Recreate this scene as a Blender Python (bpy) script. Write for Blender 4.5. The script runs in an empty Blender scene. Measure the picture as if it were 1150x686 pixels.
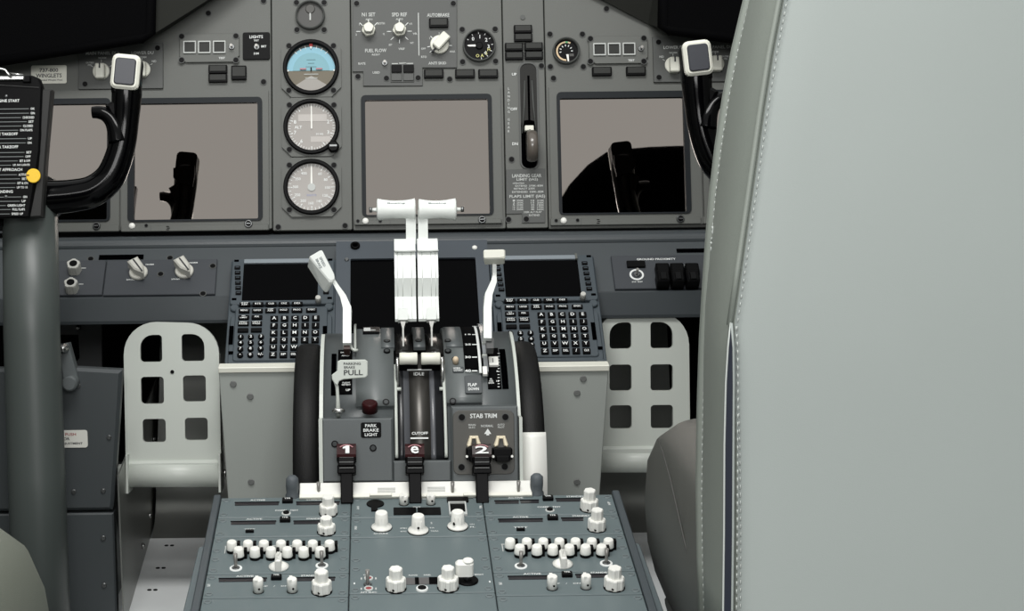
import bpy, bmesh, math, random
from mathutils import Vector, Matrix
from mathutils.geometry import tessellate_polygon
random.seed(7)
SC = bpy.context.scene
COL = SC.collection
R = math.radians
# ------------------------------------------------------------------ camera
FPX, PPX, PPY, W, H = 1920.0, 425.0, 343.0, 1150, 686
PITCH, ROLL = R(10), 0.012
CP = Vector((-0.043, 0.0, 0.77))
D0 = Vector((0, math.cos(PITCH), -math.sin(PITCH)))
U0 = Vector((0, math.sin(PITCH), math.cos(PITCH)))
XW = Vector((1, 0, 0))
CR = XW * math.cos(ROLL) - U0 * math.sin(ROLL)
CU = U0 * math.cos(ROLL) + XW * math.sin(ROLL)
def ray(px, py):
    return CR * ((px - PPX) / FPX) - CU * ((py - PPY) / FPX) + D0
def at(px, py, d):
    return CP + ray(px, py) * d
cam_d = bpy.data.cameras.new('camera')
cam = bpy.data.objects.new('camera', cam_d)
COL.objects.link(cam)
m = Matrix((CR, CU, -D0)).transposed().to_4x4()
m.translation = CP
cam.matrix_world = m
cam_d.sensor_fit = 'HORIZONTAL'
cam_d.sensor_width = 36.0
cam_d.lens = 36.0 * FPX / W
cam_d.shift_x = (W / 2 - PPX) / W
cam_d.shift_y = 0.0
cam_d.clip_start = 0.02
SC.camera = cam
# ------------------------------------------------------------------ materials
def lin(c):
    return tuple(((v / 255) / 12.92 if v <= 10 else (((v / 255) + 0.055) / 1.055) ** 2.4) for v in c) + (1,)
MATS = {}
def mat(name, rgb, rough=0.5, metal=0.0, spec=0.5, bump=0.0, bscale=400.0, var=0.0, vscale=30.0, coat=0.0):
    if name in MATS:
        return MATS[name]
    M = bpy.data.materials.new(name)
    M.use_nodes = True
    nt = M.node_tree
    b = nt.nodes['Principled BSDF']
    b.inputs['Base Color'].default_value = lin(rgb)
    b.inputs['Roughness'].default_value = rough
    b.inputs['Metallic'].default_value = metal
    b.inputs['Specular IOR Level'].default_value = spec
    b.inputs['Coat Weight'].default_value = coat
    if bump or var:
        tc = nt.nodes.new('ShaderNodeTexCoord')
    if bump:
        n = nt.nodes.new('ShaderNodeTexNoise'); n.inputs['Scale'].default_value = bscale
        n.inputs['Detail'].default_value = 3
        bp = nt.nodes.new('ShaderNodeBump'); bp.inputs['Strength'].default_value = bump
        bp.inputs['Distance'].default_value = 0.001
        nt.links.new(tc.outputs['Object'], n.inputs['Vector'])
        nt.links.new(n.outputs['Fac'], bp.inputs['Height'])
        nt.links.new(bp.outputs['Normal'], b.inputs['Normal'])
    if var:
        n2 = nt.nodes.new('ShaderNodeTexNoise'); n2.inputs['Scale'].default_value = vscale
        n2.inputs['Detail'].default_value = 4
        r = nt.nodes.new('ShaderNodeValToRGB')
        c = lin(rgb)
        r.color_ramp.elements[0].color = tuple(x * (1 - var) for x in c[:3]) + (1,)
        r.color_ramp.elements[1].color = tuple(min(1, x * (1 + var)) for x in c[:3]) + (1,)
        r.color_ramp.elements[0].position = 0.3; r.color_ramp.elements[1].position = 0.7
        nt.links.new(tc.outputs['Object'], n2.inputs['Vector'])
        nt.links.new(n2.outputs['Fac'], r.inputs['Fac'])
        nt.links.new(r.outputs['Color'], b.inputs['Base Color'])
    MATS[name] = M
    return M
# ------------------------------------------------------------------ frames
class Frame:
    """u = right, v = up along the surface, n = out of it towards the seats"""
    def __init__(s, O, lean):
        s.O = Vector(O); L = R(lean)
        s.U = Vector((1, 0, 0)); s.V = Vector((0, math.sin(L), math.cos(L))); s.N = Vector((0, -math.cos(L), math.sin(L)))
    def uv(s, px, py, n=0.0):
        r = ray(px, py)
        t = ((s.O + s.N * n - CP).dot(s.N)) / r.dot(s.N)
        p = CP + r * t - s.O
        return p.dot(s.U), p.dot(s.V)
    def loc(s, P):
        p = Vector(P) - s.O
        return p.dot(s.U), p.dot(s.V), p.dot(s.N)
    def pt(s, u, v, n=0.0):
        return s.O + s.U * u + s.V * v + s.N * n
    def mat(s, u=0, v=0, n=0):
        M = Matrix((s.U, s.V, s.N)).transposed().to_4x4()
        M.translation = s.pt(u, v, n)
        return M
# ------------------------------------------------------------------ text cache
TXT = {}
def text_geo(s):
    if s in TXT:
        return TXT[s]
    c = bpy.data.curves.new('t', 'FONT'); c.body = s; c.size = 1.0; c.align_x = 'CENTER'; c.align_y = 'CENTER'; c.resolution_u = 2; c.offset = 0.018
    c.space_line = 1.0
    o = bpy.data.objects.new('t', c); COL.objects.link(o)
    dg = bpy.context.evaluated_depsgraph_get()
    me = bpy.data.meshes.new_from_object(o.evaluated_get(dg))
    vs = [v.co.copy() for v in me.vertices]; fs = [tuple(p.vertices) for p in me.polygons]
    bpy.data.objects.remove(o); bpy.data.curves.remove(c); bpy.data.meshes.remove(me)
    if vs:
        x0 = min(v.x for v in vs); x1 = max(v.x for v in vs); y0 = min(v.y for v in vs); y1 = max(v.y for v in vs)
        vs = [Vector((v.x - (x0 + x1) / 2, v.y - (y0 + y1) / 2, 0)) for v in vs]
        w = x1 - x0; h = y1 - y0
    else:
        w = h = 1
    TXT[s] = (vs, fs, w, h)
    return TXT[s]
# ------------------------------------------------------------------ mesh builder
def rr(u0, v0, u1, v1, r=0.0, seg=3):
    if u1 < u0: u0, u1 = u1, u0
    if v1 < v0: v0, v1 = v1, v0
    r = min(r, (u1 - u0) / 2.001, (v1 - v0) / 2.001)
    if r <= 1e-6:
        return [(u0, v0), (u1, v0), (u1, v1), (u0, v1)]
    out = []
    for cx, cy, a0 in ((u1 - r, v0 + r, -90), (u1 - r, v1 - r, 0), (u0 + r, v1 - r, 90), (u0 + r, v0 + r, 180)):
        for k in range(seg + 1):
            a = R(a0 + 90 * k / seg)
            out.append((cx + r * math.cos(a), cy + r * math.sin(a)))
    return out
def octo(u0, v0, u1, v1, c):
    return [(u0 + c, v0), (u1 - c, v0), (u1, v0 + c), (u1, v1 - c), (u1 - c, v1), (u0 + c, v1), (u0, v1 - c), (u0, v0 + c)]
def ccw(o):
    a = sum(o[i][0] * o[(i + 1) % len(o)][1] - o[(i + 1) % len(o)][0] * o[i][1] for i in range(len(o)))
    return list(o) if a > 0 else list(reversed(o))
def inset(o, c):
    n = len(o); out = []
    for i in range(n):
        p0 = Vector(o[i - 1]); p = Vector(o[i]); p1 = Vector(o[(i + 1) % n])
        a = (p - p0); b = (p1 - p)
        if a.length < 1e-9 or b.length < 1e-9:
            out.append(tuple(p)); continue
        a.normalize(); b.normalize()
        na = Vector((-a.y, a.x)); nb = Vector((-b.y, b.x)); mm = na + nb
        if mm.length < 1e-6:
            out.append(tuple(p)); continue
        mm.normalize(); k = c / max(0.35, mm.dot(na))
        out.append((p.x + mm.x * k, p.y + mm.y * k))
    return out
class MB:
    def __init__(s):
        s.v = []; s.f = []; s.fm = []; s.sm = []; s.mats = []; s.X = Matrix.Identity(4)
    def add(s, vs, fs, mt, smooth=False):
        o = len(s.v)
        if mt not in s.mats: s.mats.append(mt)
        k = s.mats.index(mt)
        s.v += [s.X @ Vector(v) for v in vs]
        for f in fs:
            s.f.append(tuple(i + o for i in f)); s.fm.append(k); s.sm.append(smooth)
        return s
    def loops(s, loops, mt, cap0=True, cap1=True, smooth=False, close=True):
        n = len(loops[0]); vs = [p for l in loops for p in l]; fs = []
        for i in range(len(loops) - 1):
            for j in range(n if close else n - 1):
                a = i * n + j; b = i * n + (j + 1) % n
                fs.append((a, b, b + n, a + n))
        s.add(vs, fs, mt, smooth)
        if cap0: s.add(loops[0], [tuple(reversed(range(n)))], mt)
        if cap1: s.add(loops[-1], [tuple(range(n))], mt)
        return s
    def prism(s, o, n0, n1, mt, ch=0.0, smooth=False, top=None):
        o = ccw(o)
        if ch > 0:
            i = inset(o, ch)
            L = [[(x, y, n0) for x, y in o], [(x, y, n1 - ch) for x, y in o], [(x, y, n1) for x, y in i]]
        else:
            L = [[(x, y, n0) for x, y in o], [(x, y, n1) for x, y in o]]
        s.loops(L, mt, True, top is None, smooth)
        if top is not None: s.add(L[-1], [tuple(range(len(o)))], top)
        return s
    def box(s, u0, v0, u1, v1, n0, n1, mt, r=0.0, ch=0.0, seg=3, top=None):
        return s.prism(rr(u0, v0, u1, v1, r, seg), n0, n1, mt, ch, top=top)
    def cbox(s, u, v, w, h, n0, n1, mt, r=0.0, ch=0.0, top=None):
        return s.box(u - w / 2, v - h / 2, u + w / 2, v + h / 2, n0, n1, mt, r, ch, top=top)
    def lathe(s, u, v, prof, mt, seg=24, flute=0, fd=0.06, smooth=True, cap0=True, cap1=True):
        L = []
        for r, n in prof:
            ring = []
            for k in range(seg):
                a = 2 * math.pi * k / seg
                q = r * (1 - (fd if flute and (k * flute // seg) % 2 else 0))
                ring.append((u + q * math.cos(a), v + q * math.sin(a), n))
            L.append(ring)
        return s.loops(L, mt, cap0, cap1, smooth and not flute)
    def cyl(s, u, v, r, n0, n1, mt, seg=24, ch=0.0):
        p = [(r, n0), (r, n1)] if ch <= 0 else [(r, n0), (r, n1 - ch), (r - ch, n1)]
        L = [[(u + q * math.cos(2 * math.pi * k / seg), v + q * math.sin(2 * math.pi * k / seg), n) for k in range(seg)] for q, n in p]
        s.loops(L[:2], mt, True, len(L) == 2, True)
        if len(L) == 3: s.loops(L[1:], mt, False, True, False)
        return s
    def ring(s, u, v, r0, r1, n0, n1, mt, seg=32, ch=0.0):
        def c(r, n): return [(u + r * math.cos(2 * math.pi * k / seg), v + r * math.sin(2 * math.pi * k / seg), n) for k in range(seg)]
        s.loops([c(r1, n0), c(r1, n1 - ch)], mt, False, False, True)
        s.loops([c(r1, n1 - ch), c(r1 - ch, n1), c(r0 + ch, n1), c(r0, n1 - ch)], mt, False, False, False)
        return s.loops([c(r0, n1 - ch), c(r0, n0)], mt, False, False, True)
    def holes(s, outer, hs, n0, n1, mt):
        polys = [[Vector((x, y, 0)) for x, y in ccw(outer)]] + [[Vector((x, y, 0)) for x, y in reversed(ccw(h))] for h in hs]
        flat = [p for q in polys for p in q]
        tris = tessellate_polygon(polys)
        ft = []
        for t in tris:
            a, b, c = (flat[i] for i in t)
            ft.append(t if (b - a).cross(c - a).z > 0 else tuple(reversed(t)))
        s.add([(p.x, p.y, n1) for p in flat], ft, mt)
        s.add([(p.x, p.y, n0) for p in flat], [tuple(reversed(t)) for t in ft], mt)
        for q in polys:
            s.loops([[(p.x, p.y, n0) for p in q], [(p.x, p.y, n1) for p in q]], mt, False, False)
        return s
    def tube(s, pts, rad, mt, seg=12, flat=1.0, up=(0, 0, 1), cap=True):
        pts = [Vector(p) for p in pts]; n = len(pts)
        if not hasattr(rad, '__len__'): rad = [rad] * n
        L = []; N = Vector(up)
        for i in range(n):
            t = (pts[min(i + 1, n - 1)] - pts[max(i - 1, 0)]).normalized()
            B = t.cross(N)
            if B.length < 1e-4: B = t.cross(Vector((1, 0, 0)))
            B.normalize(); NN = B.cross(t).normalized()
            L.append([pts[i] + B * (rad[i] * math.cos(2 * math.pi * k / seg)) + NN * (rad[i] * flat * math.sin(2 * math.pi * k / seg)) for k in range(seg)])
        return s.loops(L, mt, cap, cap, True)
    def extrude_x(s, prof, u0, u1, mt, smooth=False):
        """prof: (v, n) points, counter-clockwise seen from -u"""
        a = sum(prof[i][0] * prof[(i + 1) % len(prof)][1] - prof[(i + 1) % len(prof)][0] * prof[i][1] for i in range(len(prof)))
        if a < 0: prof = list(reversed(prof))
        return s.loops([[(u0, v, n) for v, n in prof], [(u1, v, n) for v, n in prof]], mt, True, True, smooth)
    def arc(s, u0, u1, r0, r1, e0, e1, mt, seg=16, smooth=True):
        """a slab bent round the u axis, e = elevation in radians from +n towards +v"""
        def P(r, e): return (r * math.sin(e), r * math.cos(e))
        es = [e0 + (e1 - e0) * k / seg for k in range(seg + 1)]
        for (ua, ra), (ub, rb), sm in (((u0, r1), (u1, r1), smooth), ((u1, r1), (u1, r0), False), ((u1, r0), (u0, r0), False), ((u0, r0), (u0, r1), False)):
            vs = []; fs = []
            for k, e in enumerate(es):
                a = P(ra, e); b = P(rb, e); vs += [(ua, a[0], a[1]), (ub, b[0], b[1])]
                if k: fs.append((2 * k - 2, 2 * k - 1, 2 * k + 1, 2 * k))
            s.add(vs, fs, mt, sm)
        for e, rev in ((e0, 0), (e1, 1)):
            a = P(r0, e); b = P(r1, e)
            q = [(u0, a[0], a[1]), (u1, a[0], a[1]), (u1, b[0], b[1]), (u0, b[0], b[1])]
            s.add(q, [(3, 2, 1, 0) if rev else (0, 1, 2, 3)], mt)
        return s
    def text(s, t, u, v, h, n, mt, w=None, rot=0.0, ax='c'):
        """h = height of the block of text, w = width to fit it to"""
        vs, fs, tw, th = text_geo(t)
        if not fs: return s
        sy = h / th; sx = sy if w is None else w / tw
        c, q = math.cos(rot), math.sin(rot)
        dx = {'c': 0, 'l': tw * sx / 2, 'r': -tw * sx / 2}[ax]
        pts = [(u + (p.x * sx + dx) * c - p.y * sy * q, v + (p.x * sx + dx) * q + p.y * sy * c, n) for p in vs]
        return s.add(pts, fs, mt)
    def build(s, name, parent=None, M=None):
        me = bpy.data.meshes.new(name)
        me.from_pydata([tuple(v) for v in s.v], [], s.f)
        for q in s.mats: me.materials.append(q)
        for p, k, q in zip(me.polygons, s.fm, s.sm):
            p.material_index = k; p.use_smooth = q
        me.validate(clean_customdata=False); me.update()
        bm = bmesh.new(); bm.from_mesh(me)
        bmesh.ops.remove_doubles(bm, verts=bm.verts, dist=2e-6)
        bm.to_mesh(me); bm.free()
        o = bpy.data.objects.new(name, me); COL.objects.link(o)
        if parent is not None: o.parent = parent
        if M is not None:
            if parent is None: o.matrix_world = M
            else: o.matrix_local = M
        return o
def tag(o, label=None, cat=None, group=None, kind=None):
    for k, v in (('label', label), ('category', cat), ('group', group), ('kind', kind)):
        if v: o[k] = v
    return o
class Th:
    """one thing on a frame, its origin at pixel (px, py) of surface height n"""
    def __init__(s, F, px, py, name, label, cat, group=None, n=0.0, kind=None):
        s.F = F; s.u, s.v = F.uv(px, py, n); s.n = n; s.name = name
        P = F.pt(s.u, s.v, n); s.k = FPX / ((P - CP).dot(D0))
        s.M = F.mat(s.u, s.v, n); s.o = None; s.info = (label, cat, group, kind)
    def q(s, px, py, n=0.0):
        a, b = s.F.uv(px, py, s.n + n)
        return a - s.u, b - s.v
    def qs(s, pts, n=0.0):
        return [s.q(x, y, n) for x, y in pts]
    def r(s, x0, y0, x1, y1, n=0.0):
        """pixel rectangle -> u0, v0, u1, v1"""
        a = s.q((x0 + x1) / 2, y1, n); b = s.q((x0 + x1) / 2, y0, n); c = s.q(x0, (y0 + y1) / 2, n); d = s.q(x1, (y0 + y1) / 2, n)
        return c[0], a[1], d[0], b[1]
    def body(s, mb):
        s.o = mb.build(s.name, None, s.M); tag(s.o, *s.info); return s
    def root(s):
        if s.o is None:
            s.o = bpy.data.objects.new(s.name, None); COL.objects.link(s.o); s.o.empty_display_size = 0.02
            s.o.matrix_world = s.M; tag(s.o, *s.info)
        return s.o
    def part(s, name, mb, label=None, parent=None, M=None):
        s.root()
        o = mb.build(name, parent or s.o, M)
        if label: o['label'] = label
        return o
    def inst(s, name, mesh, u, v, n=0.0, parent=None, rot=0.0, label=None):
        s.root()
        o = bpy.data.objects.new(name, mesh); COL.objects.link(o); o.parent = parent or s.o
        o.matrix_local = Matrix.Translation((u, v, n)) @ Matrix.Rotation(rot, 4, 'Z')
        if label: o['label'] = label
        return o
def mesh_of(mb, name):
    o = mb.build(name); me = o.data; bpy.data.objects.remove(o); return me
def copy_tree(o, parent=None):
    c = o.copy(); COL.objects.link(c); c.parent = parent
    for ch in list(o.children): copy_tree(ch, c)
    return c
# ------------------------------------------------------------------ palette
GREY = mat('panel_grey_paint', (90, 92, 88), 0.55, bump=0.15, bscale=900)
GREYD = mat('dark_panel_grey_paint', (74, 76, 74), 0.55, bump=0.12, bscale=900)
BLUE = mat('blue_grey_paint', (66, 73, 80), 0.5, bump=0.1, bscale=900)
BLUED = mat('deep_blue_grey_paint', (66, 70, 79), 0.5)
SLATE = mat('slate_paint', (98, 110, 112), 0.38, bump=0.1, bscale=700)
STAND = mat('throttle_stand_paint', (84, 89, 90), 0.4, bump=0.1, bscale=900)
STANDL = mat('throttle_cover_paint', (96, 101, 101), 0.36, bump=0.1, bscale=900)
BROWNG = mat('trim_plate_paint', (76, 75, 71), 0.5)
CHAR = mat('charcoal_paint', (60, 65, 67), 0.5, bump=0.1, bscale=600)
BLACK = mat('black_plastic', (6, 6, 7), 0.45, spec=0.1)
BLACKM = mat('matt_black', (5, 5, 6), 0.8, spec=0.05)
GLOSS = mat('gloss_black_plastic', (3, 3, 4), 0.12, spec=0.17)
VOID = mat('unlit_black', (2, 2, 3), 0.9, spec=0.0)
RIM = mat('bezel_rim', (20, 25, 29), 0.5, spec=.2)
WHITE = mat('white_plastic', (238, 238, 232), 0.4)
CREAM = mat('cream_plastic', (226, 226, 214), 0.42)
LEVER = mat('lever_white', (226, 230, 226), 0.4)
INK = mat('white_lettering', (225, 228, 226), 0.6)
INKD = mat('dull_white_lettering', (190, 193, 190), 0.6)
INKB = mat('dark_lettering', (40, 42, 46), 0.6)
PALE = mat('pale_grey_green_paint', (192, 197, 190), 0.38, bump=0.06, bscale=700)
FAIR = mat('fairing_grey_paint', (164, 169, 164), 0.45, bump=0.1, bscale=800)
METAL = mat('bare_metal', (190, 190, 188), 0.25, metal=1.0)
STEEL = mat('dull_steel', (120, 122, 122), 0.35, metal=0.9)
ALU = mat('aluminium_floor', (216, 219, 219), 0.45, metal=0.0, bump=0.05, bscale=500, var=0.06, vscale=8)
KICK = mat('brushed_dark_metal', (128, 130, 126), 0.36, metal=0.6, var=0.12, vscale=6)
MAROON = mat('maroon_plastic', (46, 13, 15), 0.4, spec=.15)
RED = mat('red_mark', (200, 40, 40), 0.5)
GOLD = mat('gold_clip', (244, 232, 204), 0.3, metal=0.3)
YELLOW = mat('yellow_plastic', (240, 196, 48), 0.45)
SKY = mat('horizon_blue', (116, 166, 178), 0.5)
SKYD = mat('horizon_ring_blue', (128, 180, 198), 0.5)
EARTH = mat('horizon_brown', (98, 90, 72), 0.5)
EARTHL = mat('horizon_pale', (150, 146, 140), 0.5)
DIAL = mat('washed_dial', (158, 153, 148), 0.25)
SCREEN = mat('mirror_display_glass', (164, 156, 150), 0.015, metal=1.0)
DARKGL = mat('dark_glass', (3, 3, 4), 0.25, spec=0.04)
LEATH = mat('pale_grey_leather', (147, 154, 151), 0.6, bump=0.10, bscale=1400, var=0.02, vscale=5)
LEATHS = mat('shaded_leather', (126, 132, 125), 0.55, bump=0.15, bscale=900)  # seat leather darkened for the gusset's shade; piping and seams share it
LEATHD = mat('dark_grey_leather', (75, 76, 72), 0.5, bump=0.2, bscale=800)
FLEECE = mat('black_seat_cover', (4, 4, 5), 0.95, spec=0.0)
STITCH = mat('stitch_thread', (178, 183, 179), 0.7)
ZIPD = mat('zip_tape_blue_black', (22, 28, 42), 0.6)
POST = mat('column_grey_paint', (70, 76, 74), 0.4)
LCD = mat('dark_readout', (34, 34, 35), 0.35)
CLEARP = mat('smoky_plastic', (92, 86, 80), 0.25, coat=0.3)
# ------------------------------------------------------------------ frames of the place
MIP = Frame(at(459, 258, 2.35), 15.5)
SHELF = Frame(at(459, 262, 2.335), 50)
CDUF = Frame(at(466, 286, 2.275), 52)
FAIRF = Frame(at(466, 412, 2.13), -6)
ST = Frame(at(466, 527, 2.10), 10)
PED = Frame(at(466, 562, 1.907), 81)
YOKE = Frame(at(464, 150, 2.05), 10)
def flat_frame(px, py, d, lean=10): return Frame(at(px, py, d), lean)
SCREW = mesh_of(MB().cyl(0, 0, 0.0036, 0, 0.0012, BLACK, 12).ring(0, 0, 0.0036, 0.0047, 0, 0.0008, GREYD, 14), 'screw')
def screws(t, pts, n=0.0, mesh=None):
    for x, y in pts:
        u, v = t.q(x, y, n); t.inst('screw', mesh or SCREW, u, v, n)
LAMP = mesh_of(MB().cbox(0, 0, 0.0262, 0.0112, 0, 0.006, BLACK, 0.001, 0.0006).cbox(0, 0.0007, 0.0225, 0.0078, 0.0055, 0.0072, mat('lamp_cap', (50, 51, 49), 0.4, spec=.15), 0.0008, 0.0004), 'indicator_light')
def lamp(t, px, py, w=None, h=None, n=0.0):
    u, v = t.q(px, py, n); o = t.inst('indicator_light', LAMP, u, v, n)
    if w: o.scale = (w / t.k / 0.0262, h / t.k / 0.0112, 1)
    return o
def toggle_mesh(h=0.012, r=0.0016, base=0.0042, tilt=0.0, bm=None):
    mb = MB().cyl(0, 0, base, 0, 0.002, bm or STEEL, 12, 0.0006)
    mb.tube([(0, 0, 0.001), (0, tilt * .5, h * .5), (0, tilt, h)], [r * .8, r, r * 1.25], mat('toggle_metal', (150, 148, 144), 0.4, metal=.5), 8, up=(1, 0, 0))
    return mesh_of(mb, 'toggle_switch')
TOGGLE = toggle_mesh()
TOGGLEL = toggle_mesh(0.017, 0.0018)
# ================================================================== main instrument panel
def panel(px0, px1, py0, py1, label, scr):
    t = Th(MIP, (px0 + px1) / 2, (py0 + py1) / 2, 'instrument_panel', label, 'instrument panel', 'main instrument panel sections')
    t.body(MB().box(*t.r(px0, py0, px1, py1), -0.014, -0.0005, GREY, 0.002, 0.0008))
    screws(t, scr)
    return t
pa = panel(-60, 304.6, -60, 259, 'grey instrument panel section behind the black control wheel on the left', [(234, 15), (296, 92), (296, 1)])
pb = panel(305.6, 394, -60, 258.5, 'narrow grey panel strip carrying the column of round standby dials', [(312.5, 255), (387.5, 253.5)])
pc = panel(395, 565, -60, 257.5, 'grey panel section round the middle display, with white selector knobs above it', [(505, 89)])
pd = panel(566, 612.2, -60, 256, 'narrow grey panel strip holding the landing gear lever slot and limit table', [(608, 74), (574.5, 179), (571, 246.5)])
pe = panel(613.2, 960, -60, 255, 'grey instrument panel section partly behind the grey seat back on the right', [(617.5, 38.5), (654, 38.5), (618, 75), (655, 75), (621.5, 88), (681, 10)])
# lights, buttons and bare writing on the panel sections
lamp(pa, 245, 78.5, 21, 9.5); lamp(pa, 245, 88.5, 21, 9.5); lamp(pa, 268.5, 82.5, 17, 16)
for x, y in ((487, 83.5), (522, 83.5), (548, 83.5)): lamp(pc, x, y, 22, 10, 0.0)
for x, y in ((587, 33.5), (587.3, 43), (577, 53.5), (599, 53), (577.3, 63.5), (599.3, 63)): lamp(pd, x, y, 20.5, 9)
lamp(pe, 675.5, 81, 22, 10); lamp(pe, 713.7, 80.5, 22, 10)
mb = MB(); u, v = pd.q(587, 19.5); mb.cyl(u, v, 0.0035, 0, 0.001, GREYD, 16)
pd.part('light_sensor', mb)
# ---------------------------------------------------------------- display units
def display(outer, rim, scr, white, dark, dot, label, scr_label, gap=None):
    t = Th(MIP, (outer[0] + outer[2]) / 2, (outer[1] + outer[3]) / 2, 'display_unit', label, 'display screen', 'main panel display units')
    ou = t.r(*outer); rm = t.r(*rim); sr = t.r(*scr)
    mb = MB().holes(rr(*ou, 0.002), [rr(*rm, 0.006)], 0.0, 0.004, GREY)
    bot = t.r(outer[0], rim[3] + 4, outer[2], outer[3]); mb.box(*bot, 0.003, 0.0065, GREY, 0.0015, 0.0008)
    if gap:
        a = t.q(gap, rim[3] + 5)[0]; mb.box(a - 0.0004, bot[1] + 0.001, a + 0.0004, bot[3] - 0.001, 0.006, 0.0067, GREYD)
        a2 = t.q(gap + 19, rim[3] + 5)[0]
        for k in range(3):
            y = bot[1] + (bot[3] - bot[1]) * (0.25 + 0.25 * k); mb.cbox(a2 + (0.001 if k % 2 else 0), y, 0.004, 0.0012, 0.006, 0.0068, BLACK)
    t.part('frame', mb)
    mb = MB().holes(rr(*rm, 0.006), [rr(sr[0] - .001, sr[1] - .001, sr[2] + .001, sr[3] + .001, 0.002)], 0.0005, 0.0062, RIM)
    t.part('rim', mb)
    t.part('screen', MB().box(sr[0] - .002, sr[1] - .002, sr[2] + .002, sr[3] + .002, 0, 0.0015, SCREEN), scr_label)
    if white:
        u, v = t.q(*white); t.part('light_sensor', MB().lathe(u, v, [(0.0044, 0.005), (0.0044, 0.0072), (0.003, 0.0085), (0.0004, 0.009)], WHITE, 16), 'white round dot')
    if dark:
        u, v = t.q(*dark); t.part('latch_knob', MB().cyl(u, v, 0.0055, 0.005, 0.0095, STEEL, 18, 0.001).cyl(u, v, 0.0038, 0.009, 0.0115, BLACK, 14, 0.0008).cbox(u, v, 0.0055, 0.001, 0.011, 0.0119, STEEL))
    for x, y in dot:
        u, v = t.q(x, y); t.inst('screw', SCREW, u, v, 0.0065).scale = (0.6, 0.6, 0.8)
    return t
display((398, 98, 563, 252.5), (406, 107, 553, 243), (411.5, 113.5, 548, 240.5), (410.5, 249), (541, 247.5), [(402, 249), (427, 249)],
        'middle display of the main panel, blank beige glass behind the white thrust lever grips', 'blank screen mirroring beige', 438)
display((136.5, 102, 302, 260), (144, 110.5, 295, 249), (152, 117.5, 289, 246), (149, 254.5), (279.5, 252), [(165, 254)],
        'left of the middle, blank display with a mirrored control wheel horn in its glass', 'blank screen with a dark reflection', 170)
display((-40, 103, 134.5, 261.5), (-34, 112, 124.5, 250), (-26, 119, 120, 247), None, (109.5, 254.5), [],
        'leftmost display, mostly hidden behind the black checklist board and control wheel', 'blank screen')
display((617.5, 96, 786.5, 253), (626, 103.5, 774, 241), (630.5, 111.5, 767.5, 238.5), (632.5, 248.5), (763, 246.5), [(624, 248.5), (648, 248)],
        'display right of the gear lever, its blank glass mirroring a dark dome', 'blank screen with a dark reflection', 652)
display((788.5, 93, 955, 251), (795, 101, 945, 239), (800, 109, 940, 236), None, None, [],
        'rightmost display, only a sliver showing beside the grey seat back', 'blank screen')
# ---------------------------------------------------------------- round standby instruments
def gauge(cx, cy, half, name, label, ro=31.5, ri=27.0, plate=True, n=0.0, bz=BLACK):
    t = Th(MIP, cx, cy, name, label, 'gauge', 'round standby gauges')
    k = 1 / t.k; mb = MB()
    if plate:
        mb.holes(octo(-half * k, -half * k, half * k, half * k, 11 * k), [rr(-ro * k, -ro * k, ro * k, ro * k, ro * k, 10)], 0, 0.0035, GREY)
        t.part('mounting_plate', mb)
        screws(t, [(cx + a * 25, cy + b * 25) for a in (-1, 1) for b in (-1, 1)], 0.0035)
    t.part('bezel_ring', MB().ring(0, 0, ri * k, ro * k, 0, 0.010, bz, 40, 0.0012))
    return t, k
def ticks(mb, k, r0, r1, n, mt, count, a0=0, a1=360, w=0.5, skip=()):
    for i in range(count):
        if i in skip: continue
        a = R(a0 + (a1 - a0) * i / count); c, q = math.sin(a), math.cos(a)
        p = [(c * r0 * k - q * w * k, q * r0 * k + c * w * k), (c * r0 * k + q * w * k, q * r0 * k - c * w * k), (c * r1 * k + q * w * k, q * r1 * k - c * w * k), (c * r1 * k - q * w * k, q * r1 * k + c * w * k)]
        mb.prism(p, n, n + 0.0003, mt)
def half_disc(r, a0, a1, seg=24):
    return [(r * math.cos(R(a0 + (a1 - a0) * i / seg)), r * math.sin(R(a0 + (a1 - a0) * i / seg))) for i in range(seg + 1)]
t, k = gauge(349.5, 76.5, 33.5, 'attitude_indicator', 'top round dial with blue sky and brown ground halves', 31.5, 27)
mb = MB().prism([(x, y - 3.4 * k) for x, y in half_disc(27.3 * k, 0, 180)], 0, 0.002, SKYD)
mb.prism([(x, y - 3.4 * k) for x, y in half_disc(27.3 * k, 180, 360)], 0, 0.002, EARTH)
mb.prism([(x, y - 3.4 * k) for x, y in half_disc(20.5 * k, 0, 180)], 0.001, 0.0026, SKY)
mb.prism([(x, y - 3.4 * k) for x, y in half_disc(26.5 * k, 222, 318, 16)] + [(0, -9 * k)], 0.001, 0.0024, EARTHL)
for w, y in ((12, 1), (7, 5), (10, 9)): mb.cbox(0, y * k, w * k, .5 * k, 0.0026, 0.0029, mat('dial_line', (70, 100, 104), .6))
for w, y in ((16, -7.4), (14, -12)): mb.cbox(0, y * k, w * k, .7 * k, 0.002, 0.0029, INKD)
ticks(mb, k, 22.5, 26, 0.002, INK, 7, -45, 60, .35)
t.part('dial_face', mb, 'blue and brown horizon dial face')
mb = MB().prism([(-2 * k, 24.5 * k), (2 * k, 24.5 * k), (1.6 * k, 28 * k), (-1.6 * k, 28 * k)], 0.003, 0.0045, RED)
mb.prism([(0, 21 * k), (1.6 * k, 24 * k), (-1.6 * k, 24 * k)], 0.003, 0.004, INK)
t.part('pointer', mb, 'red and white index pointer'); mb = MB()
for a in (-1, 1): mb.cbox(a * 9 * k, -1.6 * k, 7 * k, 1.6 * k, 0.0035, 0.005, mat('pink_bar', (170, 110, 120), .5)); mb.cbox(a * 26 * k, -3.4 * k, 2 * k, 2 * k, 0.0035, 0.004, INK)
mb.cbox(0, -2 * k, 1.4 * k, 4 * k, 0.0035, 0.005, BLACK)
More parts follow.
